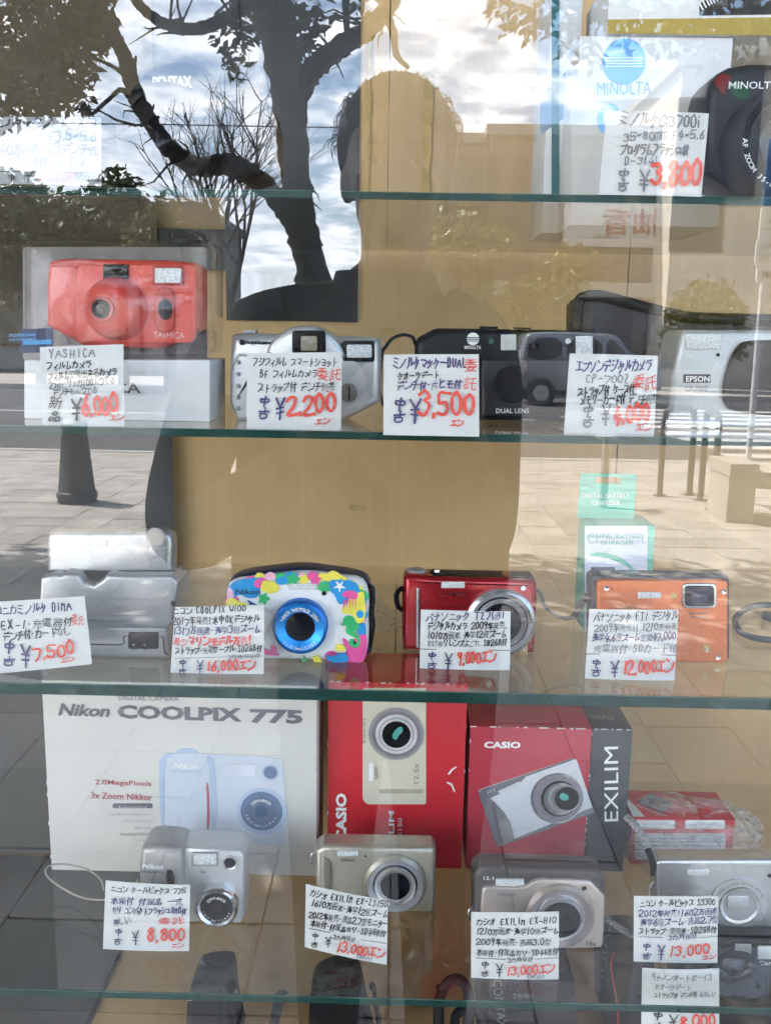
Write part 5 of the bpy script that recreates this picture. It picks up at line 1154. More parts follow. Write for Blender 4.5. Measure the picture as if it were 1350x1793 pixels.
for v, u, s in ((1428, 192, 'Li-ionリチャージャブルバッテリー'), (1440, 217, 'バッテリーチャージャー'), (1452, 236, 'USBケーブル'), (1463, 211, 'NikonView4 CD-ROM'), (1474, 236, 'ストラップ')): T.tx(s, (u, v), (267, v+1), 6, M_ingrey, -.0008, 0, bw)
def z9(x, y): return (260 + x/4.5, 1290 + y/4.5)
P1 = K('print_ice', (.58, .63, .70), .5, var=.08, scale=25); P2 = K('print_powder', (.44, .53, .68), .5, var=.08, scale=25); P3 = K('print_steel', (.12, .19, .32), .4); P4 = K('print_deep', (.03, .10, .20), .35)
pc = T.pr('camera_picture', [z9(*q) for q in [(100, 860), (88, 230), (100, 160), (150, 132), (430, 132), (480, 140), (1030, 165), (1075, 215), (1080, 860), (1040, 870), (600, 800)]], -.0005, -.0001, P1, 0, 1, bw)
def pk(nm, pts, m, y, sm=1): T.pr(nm, [z9(*q) for q in pts], y-.0003, y, m, 0, sm, pc)
pk('picture_edge', [(95, 700), (84, 230), (98, 160), (150, 130), (200, 135), (125, 190), (120, 700)], P2, -.0006); pk('picture_edge', [(480, 150), (525, 200), (545, 740), (490, 740), (485, 260), (450, 150)], P2, -.0006); pk('picture_dial', [(215, 135), (225, 105), (300, 92), (375, 105), (392, 135)], P2, -.0006)
pk('picture_flash', [(600, 215), (845, 225), (840, 318), (602, 308)], K('print_frost', (.64, .66, .74), .5), -.0006, 0); pk('picture_stripe', [(452, 365), (470, 370), (482, 500), (478, 740), (458, 740), (462, 520)], M_pr, -.0006)
def pd(nm, x, y, r, m, k, sx=1): T.la(nm, *z9(x, y), [(r/4.5, -.0006-k*.0003), (r/4.5, -.0005-k*.0003)], m, pc, 36, True, True, 0, sx)
pd('picture_finder', 963, 280, 72, P2, 1); pd('picture_finder', 963, 280, 56, P3, 2); pd('picture_lens', 895, 590, 212, P2, 1); pd('picture_lens', 892, 585, 176, P3, 2); pd('picture_lens', 892, 585, 130, K('print_slate', (.10, .15, .25), .4), 3); pd('picture_lens', 890, 585, 52, P4, 4)
arc_text(T, 'ZOOM NIKKOR', *z9(892, 585), 20, -52, 50, 6, M_pw, -.0024, pc); arc_text(T, '5.8-17.4mm 1:2.8-4.9', *z9(892, 585), 26, 258, 112, 4.5, M_pw, -.0024, pc)
T.tx('Nikon', z9(200, 250), z9(395, 252), 11, M_pw, -.0012, .02, pc, .2); T.tx('COOLPIX 775', z9(180, 282), z9(412, 286), 5, P2, -.0012, .02, pc)

T = Th('red_carton', 'upright bright red carton with a gold camera picture standing on end', 'box', 690, 1520, 'D')
M_crd = K('carton_red', (.58, .018, .03), .45, var=.06, scale=14)
a = T.p(573, 1520)[0]; b = T.p(808, 1520)[0]; zt = T.p(690, 1196)[1]
rc_ = obj('carton', m_box(a, b, 0, .08, 0, zt, .0012), M_crd, T.e)
worn(T, rc_, a, b, 0, zt, 3)
M_pgo = K('print_champagne', (.62, .58, .46), .45, var=.05, scale=20)
T.rr('camera_picture', 635, 1205, 746, 1409, (14, 4, 2, 2), -.0006, -.0001, M_pgo, 0, rc_)
for k, (r, m) in enumerate(((51, M_sild), (45, K('print_mauve', (.36, .32, .36), .3, metal=.5)), (38, K('print_pearl', (.68, .66, .66), .3)), (33, M_sild), (30, K('print_pearl', (.68, .66, .66), .3)), (26, M_blk))): T.la('picture_lens', 694, 1285, [(r, -.0010-k*.0003), (r, -.0008-k*.0003)], m, rc_, 40)
T.pr('picture_glint', [(685, 1290), (694, 1276), (704, 1272), (706, 1282), (698, 1288), (694, 1298)], -.0030, -.0027, K('print_aqua', (.10, .42, .36), .4), 0, 1, rc_)
def vtx(T, s, u, v0, v1, h, m, y, parent, bold=0.0, name='lettering'): return obj(name, m_type(s, T.p(u, v0), T.p(u, v1), T.px(h), y, bold), m, parent, 0)   # reads upwards
vtx(T, 'CASIO', 607, 1474, 1389, 20, M_pw, -.0009, rc_, .04); vtx(T, 'EXILIM', 690, 1500, 1420, 10, M_pw, -.0009, rc_, .015); vtx(T, 'EX-ZS150', 704, 1500, 1432, 8, M_pw, -.0009, rc_, 0); vtx(T, '12.5x', 733, 1371, 1336, 9, M_ingrey, -.0014, rc_); vtx(T, 'EXILIM', 640, 1300, 1258, 5, M_ingrey, -.0014, rc_); vtx(T, 'CASIO', 661, 1364, 1342, 5, M_ingrey, -.0014, rc_, .02)
T.rr('picture_flash', 646, 1337, 654, 1368, 1, -.0012, -.0007, M_pw, 0, rc_); T.rr('picture_band', 664, 1383, 742, 1390, 1, -.0012, -.0007, K('print_khaki', (.45, .41, .30), .5), 0, rc_)
for pts in ([(784, 1356), (790, 1348), (798, 1343), (800, 1344), (792, 1350), (787, 1357)], [(783, 1370), (792, 1373), (797, 1386), (795, 1388), (790, 1376), (782, 1372)]): T.pr('torn_edge', pts, -.0009, -.0003, M_wht, 0, 0, rc_)

T = Th('twin_colour_carton', 'dark red and slate camera carton with a tilted silver camera picture', 'box', 950, 1524, 'D')
M_wine = K('carton_wine', (.44, .03, .055), .42, var=.07, scale=12); M_slt = K('carton_slate', (.05, .055, .065), .42, var=.1, scale=12)
a = T.p(815, 1522)[0]; m_ = T.p(1022, 1524)[0]; b = T.p(1091, 1526)[0]; zt = T.p(950, 1275)[1]
w1 = obj('carton', m_box(a, m_, 0, .085, 0, zt, .001), M_wine, T.e); w2 = obj('carton_side_band', m_box(m_+.0001, b, 0, .085, 0, zt, .001), M_slt, T.e)
worn(T, w2, m_, b, 0, zt, 7, 18); worn(T, w1, a, m_, 0, zt, 8, 18)
def za(x, y): return (820 + x/4.655, 1240 + y/4.655)
T.tx('CASIO', za(128, 326), za(425, 328), 13, M_pw, -.0007, .045, w1); obj('lettering', m_type('EX-H10', T.p(*za(985, 1258)), T.p(*za(1185, 1256)), T.px(6.5), -.0007, 0), M_ingrey, w2, 0)
vtx(T, 'EXILIM', 1082, 1438, 1307, 25, M_pw, -.0007, w2, .0)
obj('worn_edge', m_join(*[m_box(a+(b-a)*t, a+(b-a)*(t+.02+.05*random.random()), -.0005, .0002, zt-.0003, zt+.0004) for t in (.0, .12, .33, .42, .55, .66, .8, .9)]), M_wht, w1, 0)['kind'] = 'stuff'
x0, _ = T.p(1084, 1262); x1, _ = T.p(1031, 1262)
V, Fc = type_mesh('CASIO', .03); vx = [v[0] for v in V]; obj('lettering', ([(T.p(1086, 1275)[0]-(v[0]-min(vx))/(max(vx)-min(vx))*.024, .022+v[1]*.013, zt+.0006) for v in V], Fc), M_ingrey, w2, 0)
cp_ = T.pr('camera_picture', [za(*q) for q in [(80, 680), (110, 660), (850, 410), (885, 425), (1025, 855), (300, 1115), (250, 1130), (225, 1100)]], -.0005, -.0001, K('print_silver', (.62, .63, .66), .4, var=.06, scale=30), 0, 0, w1)
def pk2(nm, pts, m, y, sm=0): T.pr(nm, [za(*q) for q in pts], y-.0003, y, m, 0, sm, cp_)
pk2('picture_dark', [(80, 690), (110, 665), (850, 412), (868, 420), (470, 560), (400, 640), (180, 735), (300, 1112), (250, 1130), (220, 1095)], K('print_graphite', (.17, .16, .18), .4), -.0006); pk2('picture_flash', [(240, 680), (420, 600), (430, 620), (390, 655), (260, 700)], M_flash, -.001)
pk2('picture_grip', [(190, 745), (290, 850), (340, 930), (375, 1070), (340, 1095), (290, 1105)], M_sil2, -.0007); pk2('picture_edge', [(1010, 815), (1025, 855), (300, 1115), (300, 1100)], M_ingrey, -.0006)
for k, (x, y, r, m) in enumerate(((720, 735, 235, M_sil2), (728, 735, 215, K('print_plum', (.40, .36, .42), .3, metal=.5)), (740, 735, 165, M_blk), (750, 735, 150, M_sil2), (762, 732, 130, M_sild), (790, 730, 128, M_sil2), (800, 728, 108, M_blk))): T.la('picture_lens', *za(x, y), [(r/4.655, -.0010-k*.0003), (r/4.655, -.0008-k*.0003)], m, cp_, 40, True, True, 0, .96)
T.pr('picture_glint', [za(*q) for q in [(740, 720), (770, 690), (810, 710), (825, 740), (790, 760), (750, 745)]], -.0034, -.0031, K('print_aqua', (.10, .42, .36), .4), 0, 1, cp_)
obj('lettering', m_type('10x', T.p(*za(930, 862)), T.p(*za(990, 838)), T.px(7), -.0012), M_ingrey, cp_, 0); obj('lettering', m_type('12.1', T.p(*za(160, 692)), T.p(*za(215, 672)), T.px(5), -.0016), M_pw, cp_, 0); obj('lettering', m_type('EXILIM', T.p(*za(395, 1035)), T.p(*za(600, 970)), T.px(6), -.0012), M_pw, cp_, 0)

T = Th('bagged_carton', 'small red carton in a clear plastic bag at the right of the lowest shelf', 'box', 1190, 1515, 'D')
a = T.p(1102, 1515)[0]; b = T.p(1280, 1515)[0]; zt = T.p(1190, 1434)[1]
bc = obj('carton', m_box(a, b, 0, .055, 0, zt, .001), M_crd, T.e)
def onf(u, v): return T.p(u, v)
for (u0, u1) in ((1113, 1182), (1200, 1269)):
    T.rr('label_panel', u0, 1437, u1, 1452, 3, -.0008, -.0002, M_pw, 0, bc); T.tx('For digital camera batteries', (u0+6, 1444), (u1-16, 1444), 3.6, M_ingrey, -.0014, 0, bc); T.tx('charger series', (u0+12, 1450), (u1-22, 1450), 3.4, M_ingrey, -.0014, 0, bc)
T.rr('table_panel', 1112, 1460, 1270, 1506, 1, -.0008, -.0002, K('print_pale', (.62, .60, .60), .5), 0, bc)
for v in (1474, 1488): T.rr('table_rule', 1112, v, 1270, v+1.2, 0, -.0013, -.0009, M_ingrey, 0, bc)
for v, s in ((1471, 'NP-20 NP-30 NP-40  typ-1.0'), (1484, 'NP-50 NP-60 NP-80  rapid'), (1499, 'LI-40B KLIC-7001  4.2V')): T.tx(s, (1118, v), (1260, v), 6, M_ingrey, -.0014, 0, bc)
dx0, dx1 = T.p(1130, 1430)[0], T.p(1196, 1430)[0]
obj('printed_diamond', ([(dx0, .028, zt+.0004), ((dx0+dx1)/2, .010, zt+.0004), (dx1, .028, zt+.0004), ((dx0+dx1)/2, .048, zt+.0004)], [(0, 1, 2, 3)]), M_ingrey, bc, 0)
obj('printed_corner', ([(a+.0005, .001, zt+.0004), (a+.012, .001, zt+.0004), (a+.0005, .052, zt+.0004)], [(0, 1, 2)]), M_pw, bc, 0)
rnd = random.Random(4); nu, nv = 44, 24; V = []; Fc = []
for j in range(nv):
    for i in range(nu):
        t = 2*math.pi*i/nu; s = -1 + 2*j/(nv-1); k = (1-abs(s)**3.2*.75)
        cx = (a+b)/2 + .006 + s*((b-a)/2+.030); V.append((cx + rnd.uniform(-.002, .002), .027 + .042*k*math.cos(t) + rnd.uniform(-.003, .003), max(.0006, .021*1.0 + (.029*k*math.sin(t)) + rnd.uniform(-.0035, .004))))
for j in range(nv-1):
    for i in range(nu): q = j*nu+i; r_ = j*nu+(i+1) % nu; Fc += [(q, r_, r_+nu), (q, r_+nu, q+nu)]
obj('plastic_bag', (V, Fc), M_bag, T.e, 0)
# ---- lowest shelf: the cameras in front
T = Th('small_camera', 'two tone silver camera with a mode dial in front of the off white carton', 'camera', 330, 1618, 'D')
M_s1 = K('silver_satin', (.62, .63, .64), .36, metal=.4, var=.04, scale=250); M_s2 = K('silver_grey', (.40, .39, .38), .4, metal=.4, var=.05, scale=200)  # second, duller silver for the grip and top plates
T.pr('body', [(312, 1612), (420, 1622), (428, 1606), (428, 1500), (420, 1490), (320, 1484), (310, 1500)], 0, .032, M_s1, .004, 0)
T.pr('grip', [(242, 1600), (248, 1610), (312, 1614), (319, 1604), (322, 1500), (312, 1486), (256, 1482), (242, 1494)], -.008, .03, M_s2, .006, 1)
za_, zb_ = T.p(250, 1487, .006), T.p(424, 1494, .006)
obj('top_plate', m_prism([(za_[0], za_[1]-.003), (zb_[0], zb_[1]-.003), (zb_[0], zb_[1]+.001), (za_[0], za_[1]+.001)], .005, .029, .001), M_s2, T.e)
T.knob('mode_dial', 337, 1485, 21, .016, .004, M_sil2, None, 1); T.knob('shutter_button', 279, 1483, 11, .006, .005, M_chr)
fa = T.rr('flash_frame', 335, 1494, 382, 1518, 3, -.0015, .001, M_sild, .0006); T.rr('flash', 339, 1497, 379, 1515, 2, -.0022, -.001, M_flash, .0004, fa)
lens(T, 403, 1510, [('finder_ring', 14, 10.5, -.002, -.0016, 0, M_sil2), ('finder_glass', 10.5, 0, -.0014, -.0012, 0, M_lens)])
T.la('timer_lamp', 357, 1525, [(5, -.001), (3, -.0016)], M_sild, None, 18)
L = lens(T, 383, 1579, [('lens_barrel', 40, 36, -.010, -.0115, 0, M_chr), ('lens_ring', 36, 31, -.011, -.0095, -.004, M_sil2), ('lens_bezel', 31, 14, -.0092, -.0085, -.004, M_blk), ('lens_glass', 14, 0, -.0082, -.0088, -.004, M_lens)])
arc_text(T, 'ZOOM NIKKOR', 383, 1579, 18, -55, 52, 6, M_pw, -.0098, L); arc_text(T, '5.8-17.4mm 1:2.8-4.9', 383, 1579, 24, 255, 110, 4.5, M_pw, -.0098, L)
T.tx('Nikon', (254, 1511), (291, 1513), 11, M_pw, -.0088, .03, None, .2); T.tx('COOLPIX 775', (253, 1518), (292, 1520), 4, M_ink, -.0088, .02); T.pr('grip_inlay', [(293, 1560), (305, 1562), (304, 1530), (298, 1524), (290, 1526)], -.0092, -.007, M_blk, .0004, 1)
T.tu('wrist_cord', [(242, 1540, .004), (230, 1560, .0), (200, 1575, .0), (150, 1574, .006), (110, 1556, .018), (82, 1534, .034), (84, 1518, .045), (110, 1514, .05), (150, 1522, .04), (176, 1540, .02), (182, 1560, .01)], .0008, K('cord_pale', (.42, .40, .34), .5))

T = Th('gold_camera', 'pale gold compact camera with a wide ringed lens in front of the red carton', 'camera', 655, 1598, 'D')
M_gd = K('champagne_metal', (.50, .47, .39), .34, metal=.55, var=.05, scale=200)
T.pr('body', [(552, 1592), (560, 1598), (756, 1602), (762, 1594), (763, 1494), (757, 1486), (565, 1483), (552, 1492)], 0, .024, M_gd, .004, 0)
a, b = T.p(556, 1487, .003), T.p(760, 1490, .003); obj('top_plate', m_prism([(a[0], a[1]-.002), (b[0], b[1]-.002), (b[0], b[1]+.0008), (a[0], a[1]+.0008)], .004, .0225, .0008), K('champagne_dark', (.40, .37, .30), .36, metal=.5), T.e)
V, Fc = type_mesh('EXILIM', .01); vx = [v[0] for v in V]; xa = T.p(668, 1484)[0]; xb = T.p(722, 1484)[0]; obj('lettering', ([(xa+(v[0]-min(vx))/(max(vx)-min(vx))*(xb-xa), .0075+v[1]*.010, a[1]+.0016) for v in V], Fc), M_ink, T.e, 0)
T.knob('zoom_lever', 599, 1485, 12, .010, .003, M_chr, None, 1); T.knob('shutter_button', 599, 1485, 8, .010, .005, M_chr)
T.pr('face_step', [(560, 1596), (576, 1597), (579, 1516), (572, 1504), (562, 1500)], -.002, .001, M_gd, .0012, 1); T.pr('grip_edge', [(570, 1590), (579, 1590), (580, 1516), (572, 1506), (566, 1503)], -.003, -.001, K('champagne_deep', (.26, .24, .19), .4, metal=.4), .0006, 1)  # grip edge in a darker champagne tone
T.rr('flash', 590, 1491, 627, 1500, 1.5, -.0012, 0, M_flash, .0003); T.tx('CASIO', (597, 1508), (622, 1509), 5, M_ink, -.0007, .02); T.la('timer_lamp', 640, 1499, [(2, -.0008), (1.5, -.001)], M_blk, None, 12); T.tx('12.5x', (600, 1578), (624, 1579), 7, M_ingrey, -.0007)
lens(T, 692, 1546, [('lens_barrel', 59, 53, -.004, -.0062, 0, M_gd), ('lens_ring', 53, 42, -.0062, -.0045, -.001, M_sild), ('lens_groove', 42, 39, -.004, -.004, -.001, M_blk), ('lens_ring', 39, 33, -.0075, -.0068, -.001, M_sil2), ('lens_rim', 33, 28, -.0066, -.0058, -.001, M_sild), ('lens_glass', 28, 0, -.0056, -.006, -.001, M_lens)])
T.tu('strap_lug', [(552, 1492, .01), (546, 1496, .008), (546, 1510, .008), (552, 1514, .01)], .001, M_chr)

T = Th('rose_camera', 'rose gold camera with a black top in front of the two colour carton', 'camera', 945, 1660, 'D')
M_rs = K('rose_metal', (.52, .45, .40), .34, metal=.5, var=.05, scale=200); M_bt = K('top_brown_black', (.05, .042, .038), .38)
T.pr('body', [(828, 1650), (836, 1658), (1050, 1662), (1058, 1652), (1061, 1548), (1055, 1530), (1040, 1524), (842, 1518), (828, 1530)], .002, .026, M_bt, .005, 0)
T.pr('face_plate', [(842, 1656), (1052, 1661), (1058, 1650), (1060, 1545), (960, 1540), (936, 1542), (918, 1556), (850, 1553), (842, 1562)], -.002, .004, M_rs, .0025, 1)
T.rr('flash', 868, 1541, 918, 1553, 2, .0002, .003, M_flash, .0004); T.tx('12.1', (847, 1543), (864, 1543), 7, M_pw, .0012, .0); T.tx('CASIO', (870, 1566), (901, 1567), 6, M_ingrey, -.0027, .02); T.tx('10x', (1025, 1653), (1043, 1654), 9, M_ink, -.0027, .01)
T.knob('zoom_ring', 882, 1522, 13, .011, .0042, M_chr, None, 1); T.knob('shutter_button', 882, 1522, 8.5, .011, .006, M_bt); T.la('timer_lamp', 1022, 1553, [(4.5, -.0028), (3, -.0034)], M_blk, None, 18)
lens(T, 979, 1600, [('lens_barrel', 65, 60, -.0055, -.0078, 0, M_rs), ('lens_ring', 60, 46, -.0078, -.006, -.001, K('ring_mauve', (.44, .40, .42), .28, metal=.8, var=.05)), ('lens_ring', 46, 41, -.007, -.0068, -.001, M_sil2), ('lens_step', 41, 37, -.0066, -.009, -.001, M_sild), ('lens_bezel', 37, 30, -.009, -.008, -.001, M_blk), ('lens_glass', 30, 0, -.0078, -.0084, -.001, M_lens)])
T.tu('braided_strap', [(1058, 1606, .012), (1075, 1618, .006), (1100, 1634, .0), (1118, 1642, -.004), (1135, 1652, -.004)], .0042, K('strap_braid', (.30, .30, .30), .7, var=.35, scale=500, bump=.8), None, 8, 6, .35)
T.tu('strap_lug', [(828, 1588, .012), (822, 1594, .01), (820, 1606, .01), (826, 1614, .012)], .001, M_chr)

T = Th('slim_camera', 'brushed silver slim camera with a round lens plate at the right edge', 'camera', 1260, 1630, 'D')
M_br = K('brushed_silver', (.58, .59, .60), .3, metal=.75, var=.06, scale=120)
T.rr('body', 1149, 1507, 1372, 1632, (8, 8, 7, 10), 0, .019, M_br, .003)
a = T.p(1156, 1512, .003); b = T.p(1368, 1514, .003); obj('top_plate', m_prism([(a[0], a[1]-.002), (b[0], b[1]-.002), (b[0], b[1]+.0012), (a[0], a[1]+.0012)], .003, .0185, .001), M_s2, T.e)
T.knob('zoom_ring', 1203, 1508, 13.5, .009, .0032, M_sil2, None, 1); T.knob('shutter_button', 1203, 1508, 9, .009, .0045, M_chr); T.knob('power_button', 1237, 1509, 5.5, .009, .0018, M_chr)
T.rr('flash', 1203, 1522, 1242, 1534, 5, -.0012, 0, M_flash, .0003); T.la('timer_lamp', 1347, 1533, [(4, -.001), (3, -.0014)], M_blk, None, 16); T.tx('Nikon', (1181, 1576), (1217, 1576), 9.5, M_pw, -.0007, .03, None, .2)
L = lens(T, 1293, 1583, [('lens_plate', 54, 38, -.0018, -.0024, 0, M_br), ('lens_ring', 37, 31, -.0036, -.003, -.0005, M_sil2), ('lens_disc', 31, 0, -.0027, -.0024, -.0005, M_sild)])
T.rr('lens_shutter', 1274, 1570, 1311, 1592, 5, -.0036, -.002, M_sil2, .0004, L); arc_text(T, 'NIKKOR 6X WIDE OPTICAL ZOOM VR', 1293, 1583, 43, -68, 66, 5, M_ingrey, -.003, L); arc_text(T, '4.6-27.6mm 1:3.5-6.5', 1293, 1583, 47, 230, 130, 4.5, M_ingrey, -.003, L)
T.tu('braided_strap', [(1146, 1530, .006), (1143, 1512, .002), (1136, 1490, .0), (1124, 1462, .004), (1108, 1442, .012), (1096, 1430, .02)], .0032, K('strap_braid', (.30, .30, .30), .7, var=.35, scale=500, bump=.8), None, 8, 6, .4)
T.tu('strap_tip', [(1146, 1532, .005), (1142, 1508, .0), (1134, 1488, -.002)], .0028, M_blk, None, 8, 4, .5); T.tu('strap_lug', [(1149, 1540, .008), (1139, 1552, .006), (1138, 1568, .006), (1147, 1575, .008)], .0011, M_sild)

# ---- floor of the case, seen through the lowest shelf
T = Th('black_camera', 'dark compact camera lying below the lowest shelf at the right', 'camera', 1290, 1790, 'E', .115)
zb = T.p(1290, 1655)[1]
T.pr('body', [(1190, 1860), (1420, 1864), (1420, 1660), (1408, 1648), (1215, 1640), (1196, 1656)], 0, .05, M_blk, .007, 1)
T.e.location.z += 0
lens(T, 1288, 1705, [('lens_barrel', 50, 44, -.014, -.015, .0, M_blk), ('lens_ring', 44, 28, -.0148, -.012, -.004, M_blk2), ('lens_glass', 28, 0, -.0115, -.0125, -.004, M_lens)])
T.rr('finder_window', 1287, 1654, 1316, 1674, 1, -.0012, .0, K('window_pale', (.34, .35, .34), .15), .0003); T.rr('flash', 1327, 1658, 1372, 1681, 2, -.0015, .0, M_flash, .0004); T.tx('Canon', (1327, 1690), (1368, 1690), 9, M_pw, -.0008, .01)
T = Th('lens_pouch_box', 'black carton with large vertical lettering below the lowest shelf', 'box', 930, 1850, 'E', .10)
T.pr('carton', [(846, 1900), (1016, 1904), (1006, 1722), (940, 1716), (858, 1708)], 0, .10, K('carton_black', (.022, .018, .02), .45, var=.15), .0015)
obj('lettering', m_type('CONTAX', T.p(862, 1716), T.p(872, 1800), T.px(17), -.0008, .0), M_ingrey, T.e, 0); T.tx('28/85', (897, 1748), (935, 1748), 10, M_ingrey, -.0008); T.tx('ZEISS', (900, 1774), (934, 1776), 11, M_yd, -.0008, .01)
T = Th('soft_pouch', 'black soft pouch with a rounded top below the lowest shelf', 'pouch', 590, 1850, 'E', .09)
T.pr('pouch', [(536, 1900), (660, 1904), (640, 1800), (628, 1738), (618, 1722), (604, 1722), (566, 1734), (546, 1744), (540, 1760)], 0, .045, M_blk2, .008, 1)
T.tu('strap', [(648, 1730, .01), (654, 1728, .01), (658, 1760, .006), (664, 1800, .006), (668, 1860, .01)], .0042, M_blk2, None, 8, 5, .3); T.pr('flap', [(540, 1800), (640, 1806), (630, 1742), (616, 1726), (566, 1738), (546, 1748)], -.003, .002, M_blk, .002, 1)
T = Th('strap_strip', 'narrow black strap hanging below the lowest shelf beside the pouch', 'strap', 488, 1850, 'E', .09)
T.tu('strap', [(497, 1737, .02), (490, 1746, .012), (484, 1775, .004), (478, 1810, .0), (470, 1860, .0)], .0042, M_blk2, None, 8, 5, .3)
T = Th('dark_case', 'small black case standing below the lowest shelf at the left', 'case', 365, 1850, 'E', .10)
T.pr('case', [(322, 1900), (420, 1900), (402, 1800), (398, 1736), (388, 1728), (340, 1732), (326, 1745)], 0, .05, M_blk2, .006, 1); T.tu('zip', [(328, 1752, -.0005), (360, 1748, -.0008), (398, 1750, -.0005)], .001, M_sild); T.tu('strap', [(398, 1770, .004), (412, 1778, .0), (416, 1800, 0), (412, 1850, .004)], .003, M_blk, None, 8, 5, .4)
T = Th('coiled_cable', 'looped black cable standing below the lowest shelf near the lettered carton', 'cable', 800, 1850, 'E', .085)
T.tu('cable', [(770, 1860, .0), (768, 1790, .0), (770, 1750, .0), (782, 1724, .0), (800, 1716, .0), (816, 1728, .0), (822, 1760, .0), (820, 1800, .0), (822, 1860, 0)], .0044, M_blk2); T.tu('cable', [(800, 1860, .012), (796, 1790, .012), (806, 1772, .012), (826, 1768, .012), (842, 1780, .012), (848, 1860, .012)], .004, M_blk2); T.rr('plug', 764, 1740, 778, 1768, 3, -.006, .006, M_blk, .002)
T = Th('strapped_case', 'black case with a red stitched strap behind the lower right price tag', 'case', 1080, 1850, 'E', .13)
T.pr('case', [(1056, 1900), (1150, 1900), (1150, 1680), (1130, 1660), (1070, 1662), (1058, 1680)], 0, .05, M_blk2, .006, 1); T.tu('strap', [(1072, 1668, -.004), (1066, 1690, -.006), (1072, 1730, -.006), (1078, 1780, -.006), (1074, 1860, -.004)], .0045, M_blk, None, 8, 5, .4); T.tu('stitching', [(1076, 1670, -.009), (1070, 1692, -.011), (1076, 1732, -.011), (1082, 1780, -.011), (1078, 1860, -.009)], .0007, K('thread_red', (.42, .03, .03), .6), None, 5)
price_tag('price tag below the lowest shelf at the right, amount 8,000', [(1133, 1716), (1268, 1713), (1263, 1864), (1126, 1866)], 'E', [
    ('キャノンオートボーイ3', (1146, 1734), (1254, 1733), 13, ig), ('クオーツデート', (1152, 1750), (1216, 1748), 11, ig), ('ストラップ付 デンチ付 よろしい', (1150, 1763), (1260, 1758), 10, i0), ('委託', (1220, 1785), (1262, 1783), 12, rd, .17)]
    + money((1146, 1815), 34, '8,000', 1192, 1258, 1812, 1810, i0, hk=28, ux=1172), 15, .066)
# ================================================================== the photographer, standing on the pavement in front of the glass
def m_ball(c, r, nu=20, nv=12):
    V = []; Fc = []
    for j in range(nv+1):
        a = math.pi*j/nv
        for i in range(nu):
            b = 2*math.pi*i/nu; V.append((c[0]+r[0]*math.sin(a)*math.cos(b), c[1]+r[1]*math.sin(a)*math.sin(b), c[2]+r[2]*math.cos(a)))
    for j in range(nv):
        for i in range(nu): Fc.append((j*nu+i, j*nu+(i+1) % nu, (j+1)*nu+(i+1) % nu, (j+1)*nu+i))
    return V, Fc
def m_limb(pts, n=14, k=4):
    """tapered limb: (x, y, z, half width, half depth)"""
    P = spline([q[:3] for q in pts], k); V = []; Fc = []
    rx = []; ry = []
    for i in range(len(pts)-1):
        for t in range(k): rx.append(pts[i][3]+(pts[i+1][3]-pts[i][3])*t/k); ry.append(pts[i][4]+(pts[i+1][4]-pts[i][4])*t/k)
    rx.append(pts[-1][3]); ry.append(pts[-1][4])
    for i, p in enumerate(P):
        t = (P[min(i+1, len(P)-1)]-P[max(i-1, 0)]).normalized()
        e1 = Vector((1, 0, 0)); e1 = (e1 - t*e1.dot(t)); e1 = e1.normalized() if e1.length > .2 else Vector((0, 1, 0)); e2 = t.cross(e1)
        for j in range(n): a = 2*math.pi*j/n; V.append(tuple(p + e1*math.cos(a)*rx[i] + e2*math.sin(a)*ry[i]))
    for i in range(len(P)-1):
        for j in range(n): Fc.append((i*n+j, i*n+(j+1) % n, (i+1)*n+(j+1) % n, (i+1)*n+j))
    Fc.append(tuple(reversed(range(n)))); Fc.append(tuple((len(P)-1)*n+j for j in range(n)))
    m = (V, Fc); return m
PX, PY = -.012, -.97
TX = -.045
HZ = 1.605                                              # middle of the head
B = [m_limb([(PX-.005, PY, .86, .16, .11), (PX-.005, PY, .96, .185, .125), (TX, PY, 1.05, .20, .125), (TX, PY+.005, 1.18, .205, .13), (TX, PY, 1.29, .20, .125), (TX, PY-.005, 1.365, .165, .10), (TX*.6, PY, 1.415, .085, .075), (PX, PY+.01, 1.455, .058, .06)], 20),
     m_limb([(PX, PY-.005, 1.41, .056, .058), (PX, PY+.015, 1.48, .054, .056), (PX, PY+.02, 1.54, .056, .06)])]
